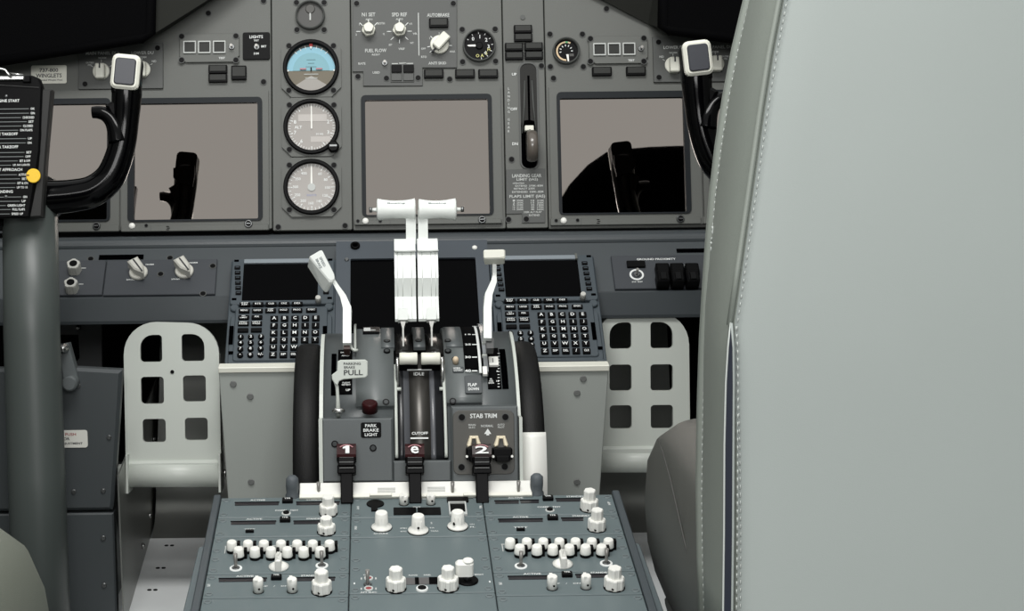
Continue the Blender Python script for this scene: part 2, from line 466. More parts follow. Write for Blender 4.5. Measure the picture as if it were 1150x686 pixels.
t.part('wing_bars', mb, 'pink wing bars')
t, k = gauge(350, 143, 33.5, 'altimeter', 'pale middle dial of the column, marked ALT, a knob at its corner')
mb = MB().cyl(0, 0, 27.3 * k, 0, 0.002, DIAL, 48)
ticks(mb, k, 23.5, 26.5, 0.002, INK, 50, w=.28); ticks(mb, k, 22, 26.5, 0.002, INK, 10, w=.55)
pl = mat('dial_window', (178, 173, 168), .4)
mb.cbox(1 * k, 10.5 * k, 32 * k, 8 * k, 0.0015, 0.0024, pl); mb.cbox(10 * k, -14 * k, 22 * k, 6.5 * k, 0.0015, 0.0024, pl)
mb.text('ALT', -15 * k, 0, 3.4 * k, 0.0023, INK); mb.text('IN HG', 9 * k, -8 * k, 2.2 * k, 0.0023, INK)
for i, d in enumerate('0123456789'):
    a = R(36 * i)
    if i in (2, 3, 4, 6, 7, 8): mb.text(d, math.sin(a) * 19.5 * k, math.cos(a) * 19.5 * k, 4.2 * k, 0.0023, INK)
t.part('dial_face', mb)
t.part('pointer', MB().prism([(-.8 * k, -2 * k), (.8 * k, -2 * k), (.55 * k, 24 * k), (-.55 * k, 24 * k)], 0.003, 0.0038, WHITE), 'white pointer upright')
u, v = t.q(374.5, 166); t.part('setting_knob', MB().lathe(u, v, [(6.6 * k, 0.003), (6.6 * k, 0.012), (5.2 * k, 0.014)], BLACK, 24, 12, .06).cbox(u, v + .5 * k, 8 * k, 2 * k, 0.0135, 0.0152, STEEL))
t, k = gauge(350, 210.5, 33.5, 'airspeed_indicator', 'lowest round dial of the column, pale face with a white pointer straight up')
mb = MB().cyl(0, 0, 27.3 * k, 0, 0.002, DIAL, 48)
ticks(mb, k, 23, 26.5, 0.002, INK, 36, w=.3); ticks(mb, k, 21.5, 26.5, 0.002, INK, 12, w=.55)
for i, d in enumerate(('60', '80', '100', '120', '140', '160', '200', '250', '300', '350', '400')):
    a = R(32 + 30 * i); mb.text(d, math.sin(a) * 18 * k, math.cos(a) * 18 * k, 3.2 * k, 0.0023, INK)
mb.text('KNOTS', 0, -9 * k, 2.4 * k, 0.0023, mat('dial_blue_text', (150, 155, 185), .6))
t.part('dial_face', mb)
t.part('pointer', MB().prism([(-1.1 * k, 4 * k), (1.1 * k, 4 * k), (.7 * k, 22 * k), (0, 25 * k), (-.7 * k, 22 * k)], 0.003, 0.0038, WHITE).cyl(0, 0, 4.4 * k, .002, .0036, INKD, 20), 'white pointer upright')
t, k = gauge(348.5, 18, 20, 'covered_dial', 'dark blank round dial with one white mark at the top of the column', 16.5, 14.5, False, bz=GREYD)
t.part('dial_face', MB().cyl(0, 0, 14.6 * k, 0, 0.003, mat('dark_dial', (52, 52, 49), .5), 32).cyl(0, 7.5 * k, 5.4 * k, .002, .0045, mat('dark_dial2', (62, 61, 57), .5), 20, .0008).box(-.8 * k, -5.5 * k, .8 * k, 4.5 * k, .003, .0042, INKD))
screws(t, [(333, 3), (364, 3), (333.5, 33.5), (364, 33.5)])
t, k = gauge(538, 52, 20, 'brake_pressure_gauge', 'small black round gauge with a white needle right of the autobrake knob', 18.5, 16.8, False, bz=GREYD)
mb = MB().cyl(0, 0, 16.6 * k, 0, 0.003, BLACK, 32)
for i, d in enumerate(('0', '1', '2', '3', '4')):
    a = R(-40 + 45 * i); mb.text(d, math.sin(a) * 10.5 * k, math.cos(a) * 10.5 * k, 4.2 * k, .0032, INK)
ticks(mb, k, 13.5, 15.6, .003, INK, 9, -60, 200, .3)
for i in range(4):
    a = R(112 + 26 * i); mb.text('HBAO'[i], math.sin(a) * 11.5 * k, math.cos(a) * 11.5 * k, 3.6 * k, .0032, mat('dial_yellow', (200, 196, 120), .5), rot=0)
mb.cyl(0, 0, 4.2 * k, .003, .006, BLACK, 18, .001)
t.part('dial_face', mb, 'black dial face with white and yellow figures')
t.part('pointer', MB().prism([(-13.5 * k, .2 * k), (-12 * k, -.9 * k), (-4 * k, -1.1 * k), (-4 * k, 1.1 * k), (-12 * k, .9 * k)], .004, .005, WHITE), 'white needle')
screws(t, [(519, 33.2), (556, 32.8), (519.5, 69.5), (556.5, 68.8)])
t, k = gauge(635.5, 58, 20, 'flap_position_gauge', 'small round gauge with a cream arc right of the gear indicator lights', 15.2, 13.2, False, bz=GREYD)
mb = MB().cyl(0, 0, 13.4 * k, 0, 0.003, BLACK, 32)
tan_ = mat('dial_tan', (216, 190, 152), .5)
for i in range(26):
    a = R(180 + 8 * i); a2 = R(180 + 8 * i + 8.4)
    mb.prism([(math.sin(a) * 9.4 * k, math.cos(a) * 9.4 * k), (math.sin(a) * 11.2 * k, math.cos(a) * 11.2 * k), (math.sin(a2) * 11.2 * k, math.cos(a2) * 11.2 * k), (math.sin(a2) * 9.4 * k, math.cos(a2) * 9.4 * k)], .003, .0034, tan_ if i not in (22, 23) else mat('dial_green', (90, 170, 110), .5))
ticks(mb, k, 5.5, 7.5, .003, INK, 7, -100, 120, .45)
mb.cbox(6 * k, -4.5 * k, 5 * k, 3 * k, .003, .0036, mat('dark_dial2', (62, 61, 57), .5))
t.part('dial_face', mb)
t.part('pointer', MB().prism([(-1.6 * k + 1.5 * k, -4 * k), (1.0 * k + 1.5 * k, -4 * k), (.9 * k + 2 * k, -12 * k), (-.6 * k + 2 * k, -12 * k)], .004, .005, WHITE), 'white needle')
# ---------------------------------------------------------------- warning modules with three square windows
def annun(cx, x0, y0, x1, y1, wins, tog, txt, label):
    t = Th(MIP, (x0 + x1) / 2, (y0 + y1) / 2, 'warning_light_module', label, 'warning light module', 'warning light modules')
    k = 1 / t.k
    t.part('face_plate', MB().prism(octo(*t.r(x0, y0, x1, y1), 7 * k), 0, 0.004, GREY, 0.0006))
    for wx, wy in wins:
        u, v = t.q(wx, wy)
        f = t.part('light_window', MB().holes(rr(u - 7 * k, v - 7 * k, u + 7 * k, v + 7 * k, .5 * k), [rr(u - 5.9 * k, v - 5.7 * k, u + 5.9 * k, v + 5.7 * k)], .003, .0068, INKD).cbox(u, v, 12.4 * k, 12 * k, .003, .005, mat('lamp_cap', (50, 51, 49), .4)))
    u, v = t.q(*tog); t.inst('toggle_switch', TOGGLE, u, v, .004)
    u, v = t.q(*txt); t.part('lettering', MB().text('TEST', u, v, 2.4 * k, .0043, INK))
    screws(t, [(x0 + 2, y0 + 2.5), (x1 - 4, y0 + 2), (x0 + 2, y1 - 3), (x1 - 4, y1 - 3)], .004)
    return t
annun(0, 202, 38.5, 269, 70.5, [(213.5, 54), (230, 54), (246.7, 53.8)], (260.5, 53.5), (249.5, 66), 'three dark square lights in a clipped-corner plate beside the black LIGHTS panel')
annun(0, 661, 41, 727, 72, [(672.7, 56.5), (689, 56.2), (705.7, 56)], (719.2, 55.5), (708.5, 68.5), 'three dark square lights in a clipped-corner plate right of the small cream-arc gauge')
t = Th(MIP, 288, 52, 'light_switch_panel', 'small black plate reading LIGHTS with one toggle, beside the left display top', 'switch panel'); k = 1 / t.k
t.body(MB().box(*t.r(272.8, 36.8, 303.2, 67.3), 0, .003, BLACK, 2 * k, .0005))
u, v = t.q(288.5, 53.5); t.inst('toggle_switch', TOGGLE, u, v, .003)
mb = MB().text('LIGHTS', 0, 10.2 * k, 3.4 * k, .0033, INK, 15 * k).text('TEST', 0, 6 * k, 2 * k, .0033, INK).text('BRT', 8.5 * k, -.8 * k, 2.4 * k, .0033, INK).text('DIM', 0, -8.8 * k, 2.4 * k, .0033, INK)
t.part('lettering', mb)
# ---------------------------------------------------------------- display source selectors
def selector_knob(t, px, py, k, r=9.5, ang=0.0, n=0.004, name='rotary_knob'):
    u, v = t.q(px, py)
    mb = MB(); mb.X = Matrix.Translation((u, v, n)) @ Matrix.Rotation(ang, 4, 'Z')
    mb.cyl(0, 0, r * k, 0, .003, CREAM, 28, .001)
    mb.box(-.55 * r * k, -r * 1.05 * k, .55 * r * k, r * .72 * k, .0025, .016, CREAM, .002, .0015)
    mb.box(-.09 * r * k, r * .1 * k, .09 * r * k, r * .74 * k, .0158, .0163, INKB)
    return t.part(name, mb, 'cream pointer knob')
def du_panel(x0, y0, x1, y1, knobs, words_, label, scr):
    t = Th(MIP, (x0 + x1) / 2, (y0 + y1) / 2, 'display_selector_panel', label, 'selector panel', 'display selector panels'); k = 1 / t.k
    t.body(MB().box(*t.r(x0, y0, x1, y1), 0, .004, GREYD, .0012, .0006))
    mb = MB()
    for s, x, y, h in words_:
        u, v = t.q(x, y); mb.text(s, u, v, h * k, .0043, INKD)
    for x, y in knobs:
        u, v = t.q(x, y)
        for a in (-60, 0, 60):
            c, q = math.sin(R(a)), math.cos(R(a)); mb.tube([(u + c * 10.5 * k, v + q * 10.5 * k, .0042), (u + c * 13.5 * k, v + q * 13.5 * k, .0042)], .0005, INKD, 6)
    t.part('lettering', mb)
    for x, y in knobs: selector_knob(t, x, y, k)
    screws(t, scr, .004)
    return t
du_panel(88.5, 49, 183.5, 100.5, [(114.3, 81), (160, 79)], [('MAIN PANEL DUs', 116, 60.5, 3.6), ('LOWER DU', 160.5, 60, 3.6), ('NORM', 115.5, 65.8, 2.2), ('NORM', 160.5, 65, 2.2), ('OUTBD\nPFD', 101.5, 72.5, 4.6), ('INBD', 129, 70, 2.2), ('ND', 173.5, 69.5, 2.4)],
         'dark plate with cream pointer knobs behind the white-framed horn pad on the left', [(95.5, 94.5), (177, 54)])
du_panel(733, 41, 838, 92.5, [(755.5, 74), (803, 72.5)], [('LOWER DU', 757, 54, 3.6), ('MAIN PANEL DUs', 805, 53.5, 3.6), ('NORM', 755.5, 60, 2.2), ('NORM', 802, 59, 2.2), ('ND', 742.5, 64.5, 2.4), ('OUTBD\nPFD', 814, 65.5, 4.6)],
         'dark plate with cream pointer knobs behind the white-framed horn pad on the right', [(739.5, 47.5), (740, 87)])
# ---------------------------------------------------------------- white placard
t = Th(MIP, 55, 83.5, 'placard', 'small white lettered placard on the panel just above the checklist board', 'placard'); k = 1 / t.k
t.body(MB().box(*t.r(35, 73.5, 75, 94), 0, .0012, CREAM, 2 * k, .0003))
t.part('lettering', MB().text('737-800', 0, 4.6 * k, 4.4 * k, .0014, INKB, 21 * k).text('WINGLETS', 0, -1.6 * k, 4.6 * k, .0014, INKB, 29 * k).text('Blended Winglet Fleet', 2 * k, -7 * k, 2.2 * k, .0014, INKB, 27 * k))
# ---------------------------------------------------------------- engine and autobrake panel
t = Th(MIP, 455, 45, 'engine_and_autobrake_panel', 'dark stepped plate with white knobs above the middle display', 'control panel'); k = 1 / t.k
poly = t.qs([(396, -12), (513, -12), (513, 76.5), (474.5, 76.5), (474.5, 97), (408, 97), (408, 81), (396, 81)])
t.body(MB().prism(poly, 0, .003, GREYD, .0004))
mb = MB()
def wr(s, x, y, h, w=None, mt=INKD):
    u, v = t.q(x, y); mb.text(s, u, v, h * k, .0033, mt, w * k if w else None)
for s, x, y, h, w in (('N1 SET', 414, 17, 4.4, 15), ('SPD REF', 448.5, 17, 4.4, 17), ('AUTO', 414.5, 22.5, 2.2, 8), ('AUTO', 448.5, 22.2, 2.2, 8), ('BOTH', 428, 27, 2.6, 8), ('1', 403.5, 28, 2.4, None), ('2', 400, 39.5, 2.4, None),
                      ('V1', 461, 27.5, 2.4, None), ('VR', 466, 38.5, 2.4, 5), ('WT', 462.5, 49, 2.4, 4), ('VREF', 451, 55.5, 2.4, 7), ('SET', 438.5, 51, 2.2, 4), ('Q', 431, 39, 2.4, None), ('FUEL FLOW', 422, 57.3, 4, 24), ('RESET', 422.3, 62, 2, 9),
                      ('RATE', 406.5, 72, 2.6, 8), ('USED', 422.5, 82, 2.6, 8), ('MFD', 452.5, 72, 2.6, 8), ('AUTOBRAKE', 492, 17.5, 4, 25), ('ANTI SKID', 491, 71.5, 3.2, 20), ('1', 482.5, 43.5, 2.2, None), ('2', 493, 38, 2.2, None), ('3', 504.5, 43, 2.2, None), ('OFF', 475.5, 55.3, 2.2, 5), ('RTO', 476, 64.5, 2.6, 6), ('MAX', 508, 58.5, 2.2, 6)):
    wr(s, x, y, h, w)
mb.box(*t.r(469.6, 15, 470.6, 63), .003, .0034, INKD)
for cx, cy, an in ((414, 36, (-90, -45, 0, 45)), (448.5, 36, (-90, -135, 180, 135, 90, 45, 0)), (493.5, 51, (-100, -45, 45, 95, -128))):
    u, v = t.q(cx, cy)
    for a in an:
        c, q = math.sin(R(a)), math.cos(R(a)); mb.tube([(u + c * 9 * k, v + q * 9 * k, .0032), (u + c * 14 * k, v + q * 14 * k, .0032)], .6 * k, INK, 6)
u0, v0, u1, v1 = t.r(440, 71.5, 464, 72.5); mb.box(u0, v0, u0 + 7 * k, v1, .003, .0034, INKD); mb.box(u1 - 7 * k, v0, u1, v1, .003, .0034, INKD)
t.part('lettering', mb)
def dual_knob(mb, u, v, k, r0, h0, r1, h1, n, mt=WHITE, fl=12):
    mb.lathe(u, v, [(r0, n), (r0, n + h0 * .8), (r0 * .93, n + h0)], mt, 48, fl, .07)
    mb.lathe(u, v, [(r1, n + h0 * .9), (r1, n + h0 + h1 * .85), (r1 * .88, n + h0 + h1)], mt, 40, 10, .07)
    return mb
for x, y in ((414, 35.5), (448.5, 35.5)):
    u, v = t.q(x, y - 0.5)
    t.part('dual_rotary_knob', dual_knob(MB(), u, v, k, 7.6 * k, .008, 5.8 * k, .012, .003, CREAM), 'cream fluted knob')
u, v = t.q(493.5, 51)
mb = MB(); mb.X = Matrix.Translation((u, v, .003)) @ Matrix.Rotation(R(-43), 4, 'Z')
mb.lathe(0, 0, [(10.5 * k, 0), (10.5 * k, .004), (9.4 * k, .005)], CREAM, 32)
mb.box(-5.2 * k, -7.5 * k, 5.2 * k, 12 * k, .004, .02, CREAM, .002, .0015); mb.box(-1 * k, -13 * k, 1 * k, -6 * k, .004, .009, INKB, 0, .0005)
t.part('rotary_knob', mb, 'cream autobrake knob turned to the right')
u, v = t.q(432, 71.5); t.inst('toggle_switch', TOGGLE, u, v, .003)
lamp(t, 492.5, 26.5, 21.5, 10.5, .003)
mb = MB().box(*t.r(438.5, 72.5, 465, 93), .002, .0042, GREYD, .0006, .0004)
t.part('switch_plate', mb)
for x in (445.3, 458.7):
    t.part('push_switch', MB().box(*t.r(x - 5.8, 74, x + 5.8, 82.5), .003, .0075, BLACK, .0006, .0005).box(*t.r(x - 5.8, 83.5, x + 5.8, 91.5), .003, .006, GREYD, .0006, .0005))
screws(t, [(434, 88), (469.5, 87.5), (400.5, 4), (509, 4)], .003); screws(pc, [(402, 86)])
# ---------------------------------------------------------------- landing gear lever
t = Th(MIP, 594, 130, 'landing_gear_lever', 'landing gear lever with a smoky wheel-shaped grip low in its dark slot', 'lever'); k = 1 / t.k
sl = t.r(583.5, 70.5, 604.5, 190)
t.part('slot_surround', MB().holes(rr(sl[0] - .8 * k, sl[1], sl[2] + .8 * k, sl[3] + .8 * k, 9 * k, 8), [rr(sl[0] + 1.2 * k, sl[1] + .6 * k, sl[2] - 1.2 * k, sl[3] - 1.2 * k, 8 * k, 8)], 0, .0022, GREYD)
       .box(sl[0], sl[1], sl[2], sl[3], 0, .0006, mat('slot_dark', (32, 32, 30), .5, spec=.2), 9 * k))
mb = MB().box(*t.r(592.8, 85, 595.2, 150), .0005, .0012, VOID)
mb.box(*t.r(585.5, 135, 602.5, 189), .0006, .0014, VOID, 6 * k)
for a in (-1, 1): mb.tube([(a * 4 * k, 40 * k, .001), (a * 5.2 * k, 10 * k, .0015), (a * 8 * k, -20 * k, .001)], .0012, GREYD, 6)
t.part('guide_slot', mb, 'black slit')
u, v = t.q(593.8, 150)
mb = MB().tube([(u, v + 8 * k, .002), (u, v - 2 * k, .018), (u + 1 * k, v - 16 * k, .03)], [.0035, .004, .004], BLACK, 10)
t.part('shaft', mb)
t.part('trigger', MB().cbox(*t.q(593.3, 146.5), 10 * k, 6 * k, .008, .018, CREAM, .001, .001), 'white trigger block')
u, v = t.q(595.5, 172)
mb = MB(); mb.X = Matrix.Translation((u, v + 4 * k, .026)) @ Matrix.Rotation(R(90), 4, 'Y')
mb.lathe(0, 0, [(.002, -5.5 * k), (16 * k, -5.5 * k), (17.5 * k, -3 * k), (18 * k, 0), (17.5 * k, 3 * k), (16 * k, 5.5 * k), (.002, 5.5 * k)], CLEARP, 32)
mb.X = Matrix.Scale(1, 4)
o = t.part('wheel_grip', mb, 'smoky grey wheel-shaped grip')
t2 = pd; k2 = 1 / t2.k; mb = MB()
for s, x, y, h in (('UP', 577.5, 83.5, 3.2), ('OFF', 577, 122.5, 3.2), ('DN', 578.5, 161.5, 3.2)):
    u, v = t2.q(x, y); mb.text(s, u, v, h * k2, .0004, INK)
for i, ch in enumerate('LANDING GEAR'):
    if ch != ' ':
        u, v = t2.q(571.3, 99.5 + i * 4.35); mb.text(ch, u, v, 2.7 * k2, .0004, INKD)
pd.part('lettering', mb)
# ---------------------------------------------------------------- limit table placard
t = Th(MIP, 592, 220, 'limit_placard', 'grey speed limit table lettered in white beneath the landing gear lever', 'placard'); k = 1 / t.k
t.body(MB().prism(t.qs([(568.5, 190.5), (612, 189.5), (612, 250), (586, 250.5), (586, 240), (568.5, 240.5)]), 0, .0015, GREYD, .0003))
mb = MB()
for s, x, y, h, w in (('LANDING GEAR', 591.5, 197.5, 4, 33), ('LIMIT (IAS)', 592, 202, 3.6, 24), ('OPERATING', 582, 206, 1.8, 13), ('EXTEND  270K-.82M', 594, 208.8, 2, 31), ('RETRACT 235K', 589, 212, 2, 24), ('EXTENDED  320K-.82M', 592.5, 215.6, 2.2, 35), ('FLAPS LIMIT (IAS)', 592, 221, 4.2, 40)):
    u, v = t.q(x, y); mb.text(s, u, v, h * k, .0018, INKD, w * k)
for i, (a, b, c, d) in enumerate((('1', '250K', '10', '210K'), ('2', '250K', '15', '200K'), ('5', '250K', '25', '190K'), ('10', '210K', '30', '175K'), ('15', '200K', '40', '162K'))):
    y = 225.3 + i * 2.5
    for s, x, w in ((a, 577, 2.6), (b, 584, 8), (c, 598, 4), (d, 607, 8)):
        u, v = t.q(x, y); mb.text(s, u, v, 1.9 * k, .0018, INKD, w * k)
for s, x, y, w in (('230K ALT FLAP', 598, 238.3, 20), ('EXTEND', 600, 241.8, 12)):
    u, v = t.q(x, y); mb.text(s, u, v, 2.1 * k, .0018, INKD, w * k)
t.part('lettering', mb)
screws(t, [(591, 246)], .0015)
# ================================================================== glareshield
def shield(front, back, label):
    F = flat_frame(front[0][0], 20, 2.305)
    t = Th(F, front[1][0], 20, 'glareshield', label, 'glareshield', 'glareshield halves')
    df = [F.loc(at(x, y, 2.305)) for x, y in front]; db = [F.loc(at(x, y, 2.37)) for x, y in back]
    o = Vector((t.u, t.v, 0))
    A = [Vector(p) - o for p in df]; B = [Vector(p) - o for p in db]
    c = sum((p for p in A), Vector()) / len(A)
    A1 = [c + (p - c) * 0.965 for p in A]
    A0 = [p - Vector((0, 0, .012)) for p in A]
    for p in A1: p.z += 0.002
    mb = MB()
    n = len(A)
    wedge = mat('glareshield_side', (40, 41, 38), .8, spec=.1)
    hood = mat('glareshield_leather', (4, 4, 5), .8, spec=.04, bump=.3, bscale=500)
    for i in range(n):
        j = (i + 1) % n
        mb.add([A0[i], A0[j], B[j], B[i]], [(0, 1, 2, 3)], wedge if i in SIDE else hood)
        mb.add([A1[i], A1[j], A0[j], A0[i]], [(0, 1, 2, 3)], hood)
    mb.add(A1, [tuple(range(n))], hood); mb.add(B, [tuple(reversed(range(n)))], hood)
    t.body(mb)
    bpy.context.view_layer.objects.active = t.o
    bm = bmesh.new(); bm.from_mesh(t.o.data); bmesh.ops.recalc_face_normals(bm, faces=bm.faces); bm.to_mesh(t.o.data); bm.free()
    # rolled lip along the lower edge
    up_ = Vector((0, .0055, 0))
    mb = MB().tube([A[0] + up_, A[1] + up_, A[2], A[3]], [.007] * 4, hood, 10)
    t.part('rolled_lip', mb)
    return t
SIDE = (1, 2, 3)
shield([(-70, 84), (160, 47), (169, 38), (171, -70), (-70, -70)], [(-70, 72), (174, 41), (188, 33), (345, -70), (-70, -70)], 'black padded glareshield overhang above the checklist board')
SIDE = (1, 2, 3)
shield([(1010, 72), (752, 38), (744, 30), (746, -70), (1010, -70)], [(1010, 60), (741, 33), (728, 27), (545, -70), (1010, -70)], 'black padded glareshield overhang beside the grey seat back')
# ================================================================== shelf below the main panel
t = Th(SHELF, 459, 300, 'lower_instrument_shelf', 'long blue-grey shelf with a rounded top edge running below the displays', 'instrument shelf')
vb = SHELF.uv(459, 334)[1] - t.v
L1 = SHELF.loc(at(459, 335, (SHELF.pt(0, t.v + vb) - CP).dot(D0) - .004)); L2 = SHELF.loc(at(459, 356.5, (SHELF.pt(0, t.v + vb) - CP).dot(D0) - .002))
prof = [(-t.v + .016, -.016)]
for a in range(0, 181, 20): prof.append((-t.v + .004 - .012 * (1 - math.cos(R(a))), -.010 + .0115 * math.sin(R(a * .9)) + .002))
vtop = prof[-1][0]
prof += [(vtop, -.002), (vb + .004, -.002), (vb + .003, .004), (vb, .005), (L2[1] - t.v, L2[2]), (L2[1] - t.v - .002, L2[2] - .004), (vb - .002, -.004), (vb, -.012), (-t.v + .016, -.028)]
mb = MB().extrude_x([(v, n) for v, n in prof], -.66, .78, mat('shelf_paint', (66, 71, 74), .32, bump=.1, bscale=900))
t.body(mb)
k = 1 / t.k
rl, rt_ = t.r(62, 291.5, 246, 333), t.r(672, 286, 800, 328)
def slot(x0, y0, x1, y1):
    return MB().box(*t.r(x0, y0, x1, y1), -.0018, -.0008, VOID)
t.part('vent_slot', slot(111, 285.5, 161, 290.5)); t.part('vent_slot', slot(760, 278.5, 800, 282.5))
u, v = t.q(400, 279); 
screws(t, [(102, 291), (191, 290)], -.002)
# inset plates
def inset_plate(x0, y0, x1, y1, label):
    q = Th(SHELF, (x0 + x1) / 2, (y0 + y1) / 2, 'shelf_control_panel', label, 'control panel', 'control panels on the shelf', n=-.0014)
    q.body(MB().box(*q.r(x0, y0, x1, y1), 0, .0035, mat('inset_plate_paint', (54, 58, 63), .55), .001, .0008)); return q
q1 = inset_plate(58, 294, 117.3, 333, 'dark inset plate with two upright grey cylinder knobs beside the column')
q2 = inset_plate(118.3, 293, 243, 332.5, 'dark inset plate with two cream pointer knobs on the left shelf')
q3 = inset_plate(688, 288, 800, 325.5, 'dark inset plate lettered GROUND PROXIMITY with three black guarded switches')
for x, y in ((84.5, 306), (81.5, 327)):
    u, v = q1.q(x, y); kk = 1 / q1.k
    mb = MB().lathe(u, v, [(7.8 * kk, .003), (7.8 * kk, .0165), (7.3 * kk, .0185)], mat('knob_grey', (186, 186, 180), .45), 48, 10, .1)
    mb.cyl(u, v, 4.4 * kk, .0184, .0192, BLACK, 16)
    q1.part('dimmer_knob', mb, 'pale grey cylinder knob with dark top')
mb = MB()
for x, y in ((94.5, 303), (91.5, 321)):
    u, v = q1.q(x, y); mb.cbox(u, v, 5 * kk, 1 * kk, .0035, .0038, INKD)
q1.part('marking', mb)
mb = MB(); kk = 1 / q2.k
for x, y, s in ((168.5, 299, 'NORM'), (147, 316, 'BOTH ON L'), (217.5, 297, 'NORM'), (197.5, 315.5, 'BOTH ON R')):
    u, v = q2.q(x, y); mb.text(s, u, v, 2 * kk, .0038, INK, 9 * kk)
q2.part('lettering', mb)
for x, y in ((156, 309), (207.5, 307.5)):
    u, v = q2.q(x, y)
    mb = MB(); mb.X = Matrix.Translation((u, v, .003)) @ Matrix.Rotation(R(33), 4, 'Z')
    mb.lathe(0, 0, [(10.5 * kk, 0), (10.5 * kk, .004), (9.5 * kk, .006)], mat('knob_cream', (196, 195, 187), .45), 32)
    kc = mat('knob_cream', (196, 195, 187), .45)
    ol = [(-6.5 * kk, 11.5 * kk), (-6 * kk, -3 * kk), (0, -14 * kk), (6 * kk, -3 * kk), (6.5 * kk, 11.5 * kk)]
    mb.prism(ol, .005, .019, kc, .002)
    mb.box(-.8 * kk, -12 * kk, .8 * kk, 9 * kk, .0188, .0196, INKB)
    q2.part('rotary_knob', mb, 'cream wedge-shaped knob')
screws(q2, [(180.5, 308), (228, 330), (239, 299)], .0035)
kk = 1 / q3.k; mb = MB()
for s, x, y, h, w in (('GROUND PROXIMITY', 736.5, 293, 2.8, 44), ('SYS TEST', 715.5, 318.5, 1.8, 12), ('FLAP\nINHIBIT', 740, 300, 3.6, 9), ('GEAR\nINHIBIT', 756.5, 299.5, 3.6, 10), ('TERR\nINHIBIT', 772.5, 299, 3.6, 9)):
    u, v = q3.q(x, y); mb.text(s, u, v, h * kk, .0038, INK, w * kk)
u, v = q3.q(714.7, 310.5); mb.ring(u, v, 6 * kk, 8 * kk, .0035, .0042, INK, 24)
q3.part('lettering', mb)
q3.part('indicator_light', MB().box(*q3.r(703.5, 296, 724, 303), .003, .007, BLACK, .001, .0006))
q3.inst('toggle_switch', TOGGLE, u, v, .0035)
for x in (743, 759.3, 776):
    f = q3.part('switch_guard', MB().box(*q3.r(x - 7.6, 303, x + 7.6, 316), .003, .016, BLACK, .002, .002).box(*q3.r(x - 7.2, 314.5, x + 7.2, 327), .003, .022, BLACK, .002, .002).box(*q3.r(x - 3.5, 318, x + 3.5, 326), .021, .0235, GLOSS, .001, .0006))
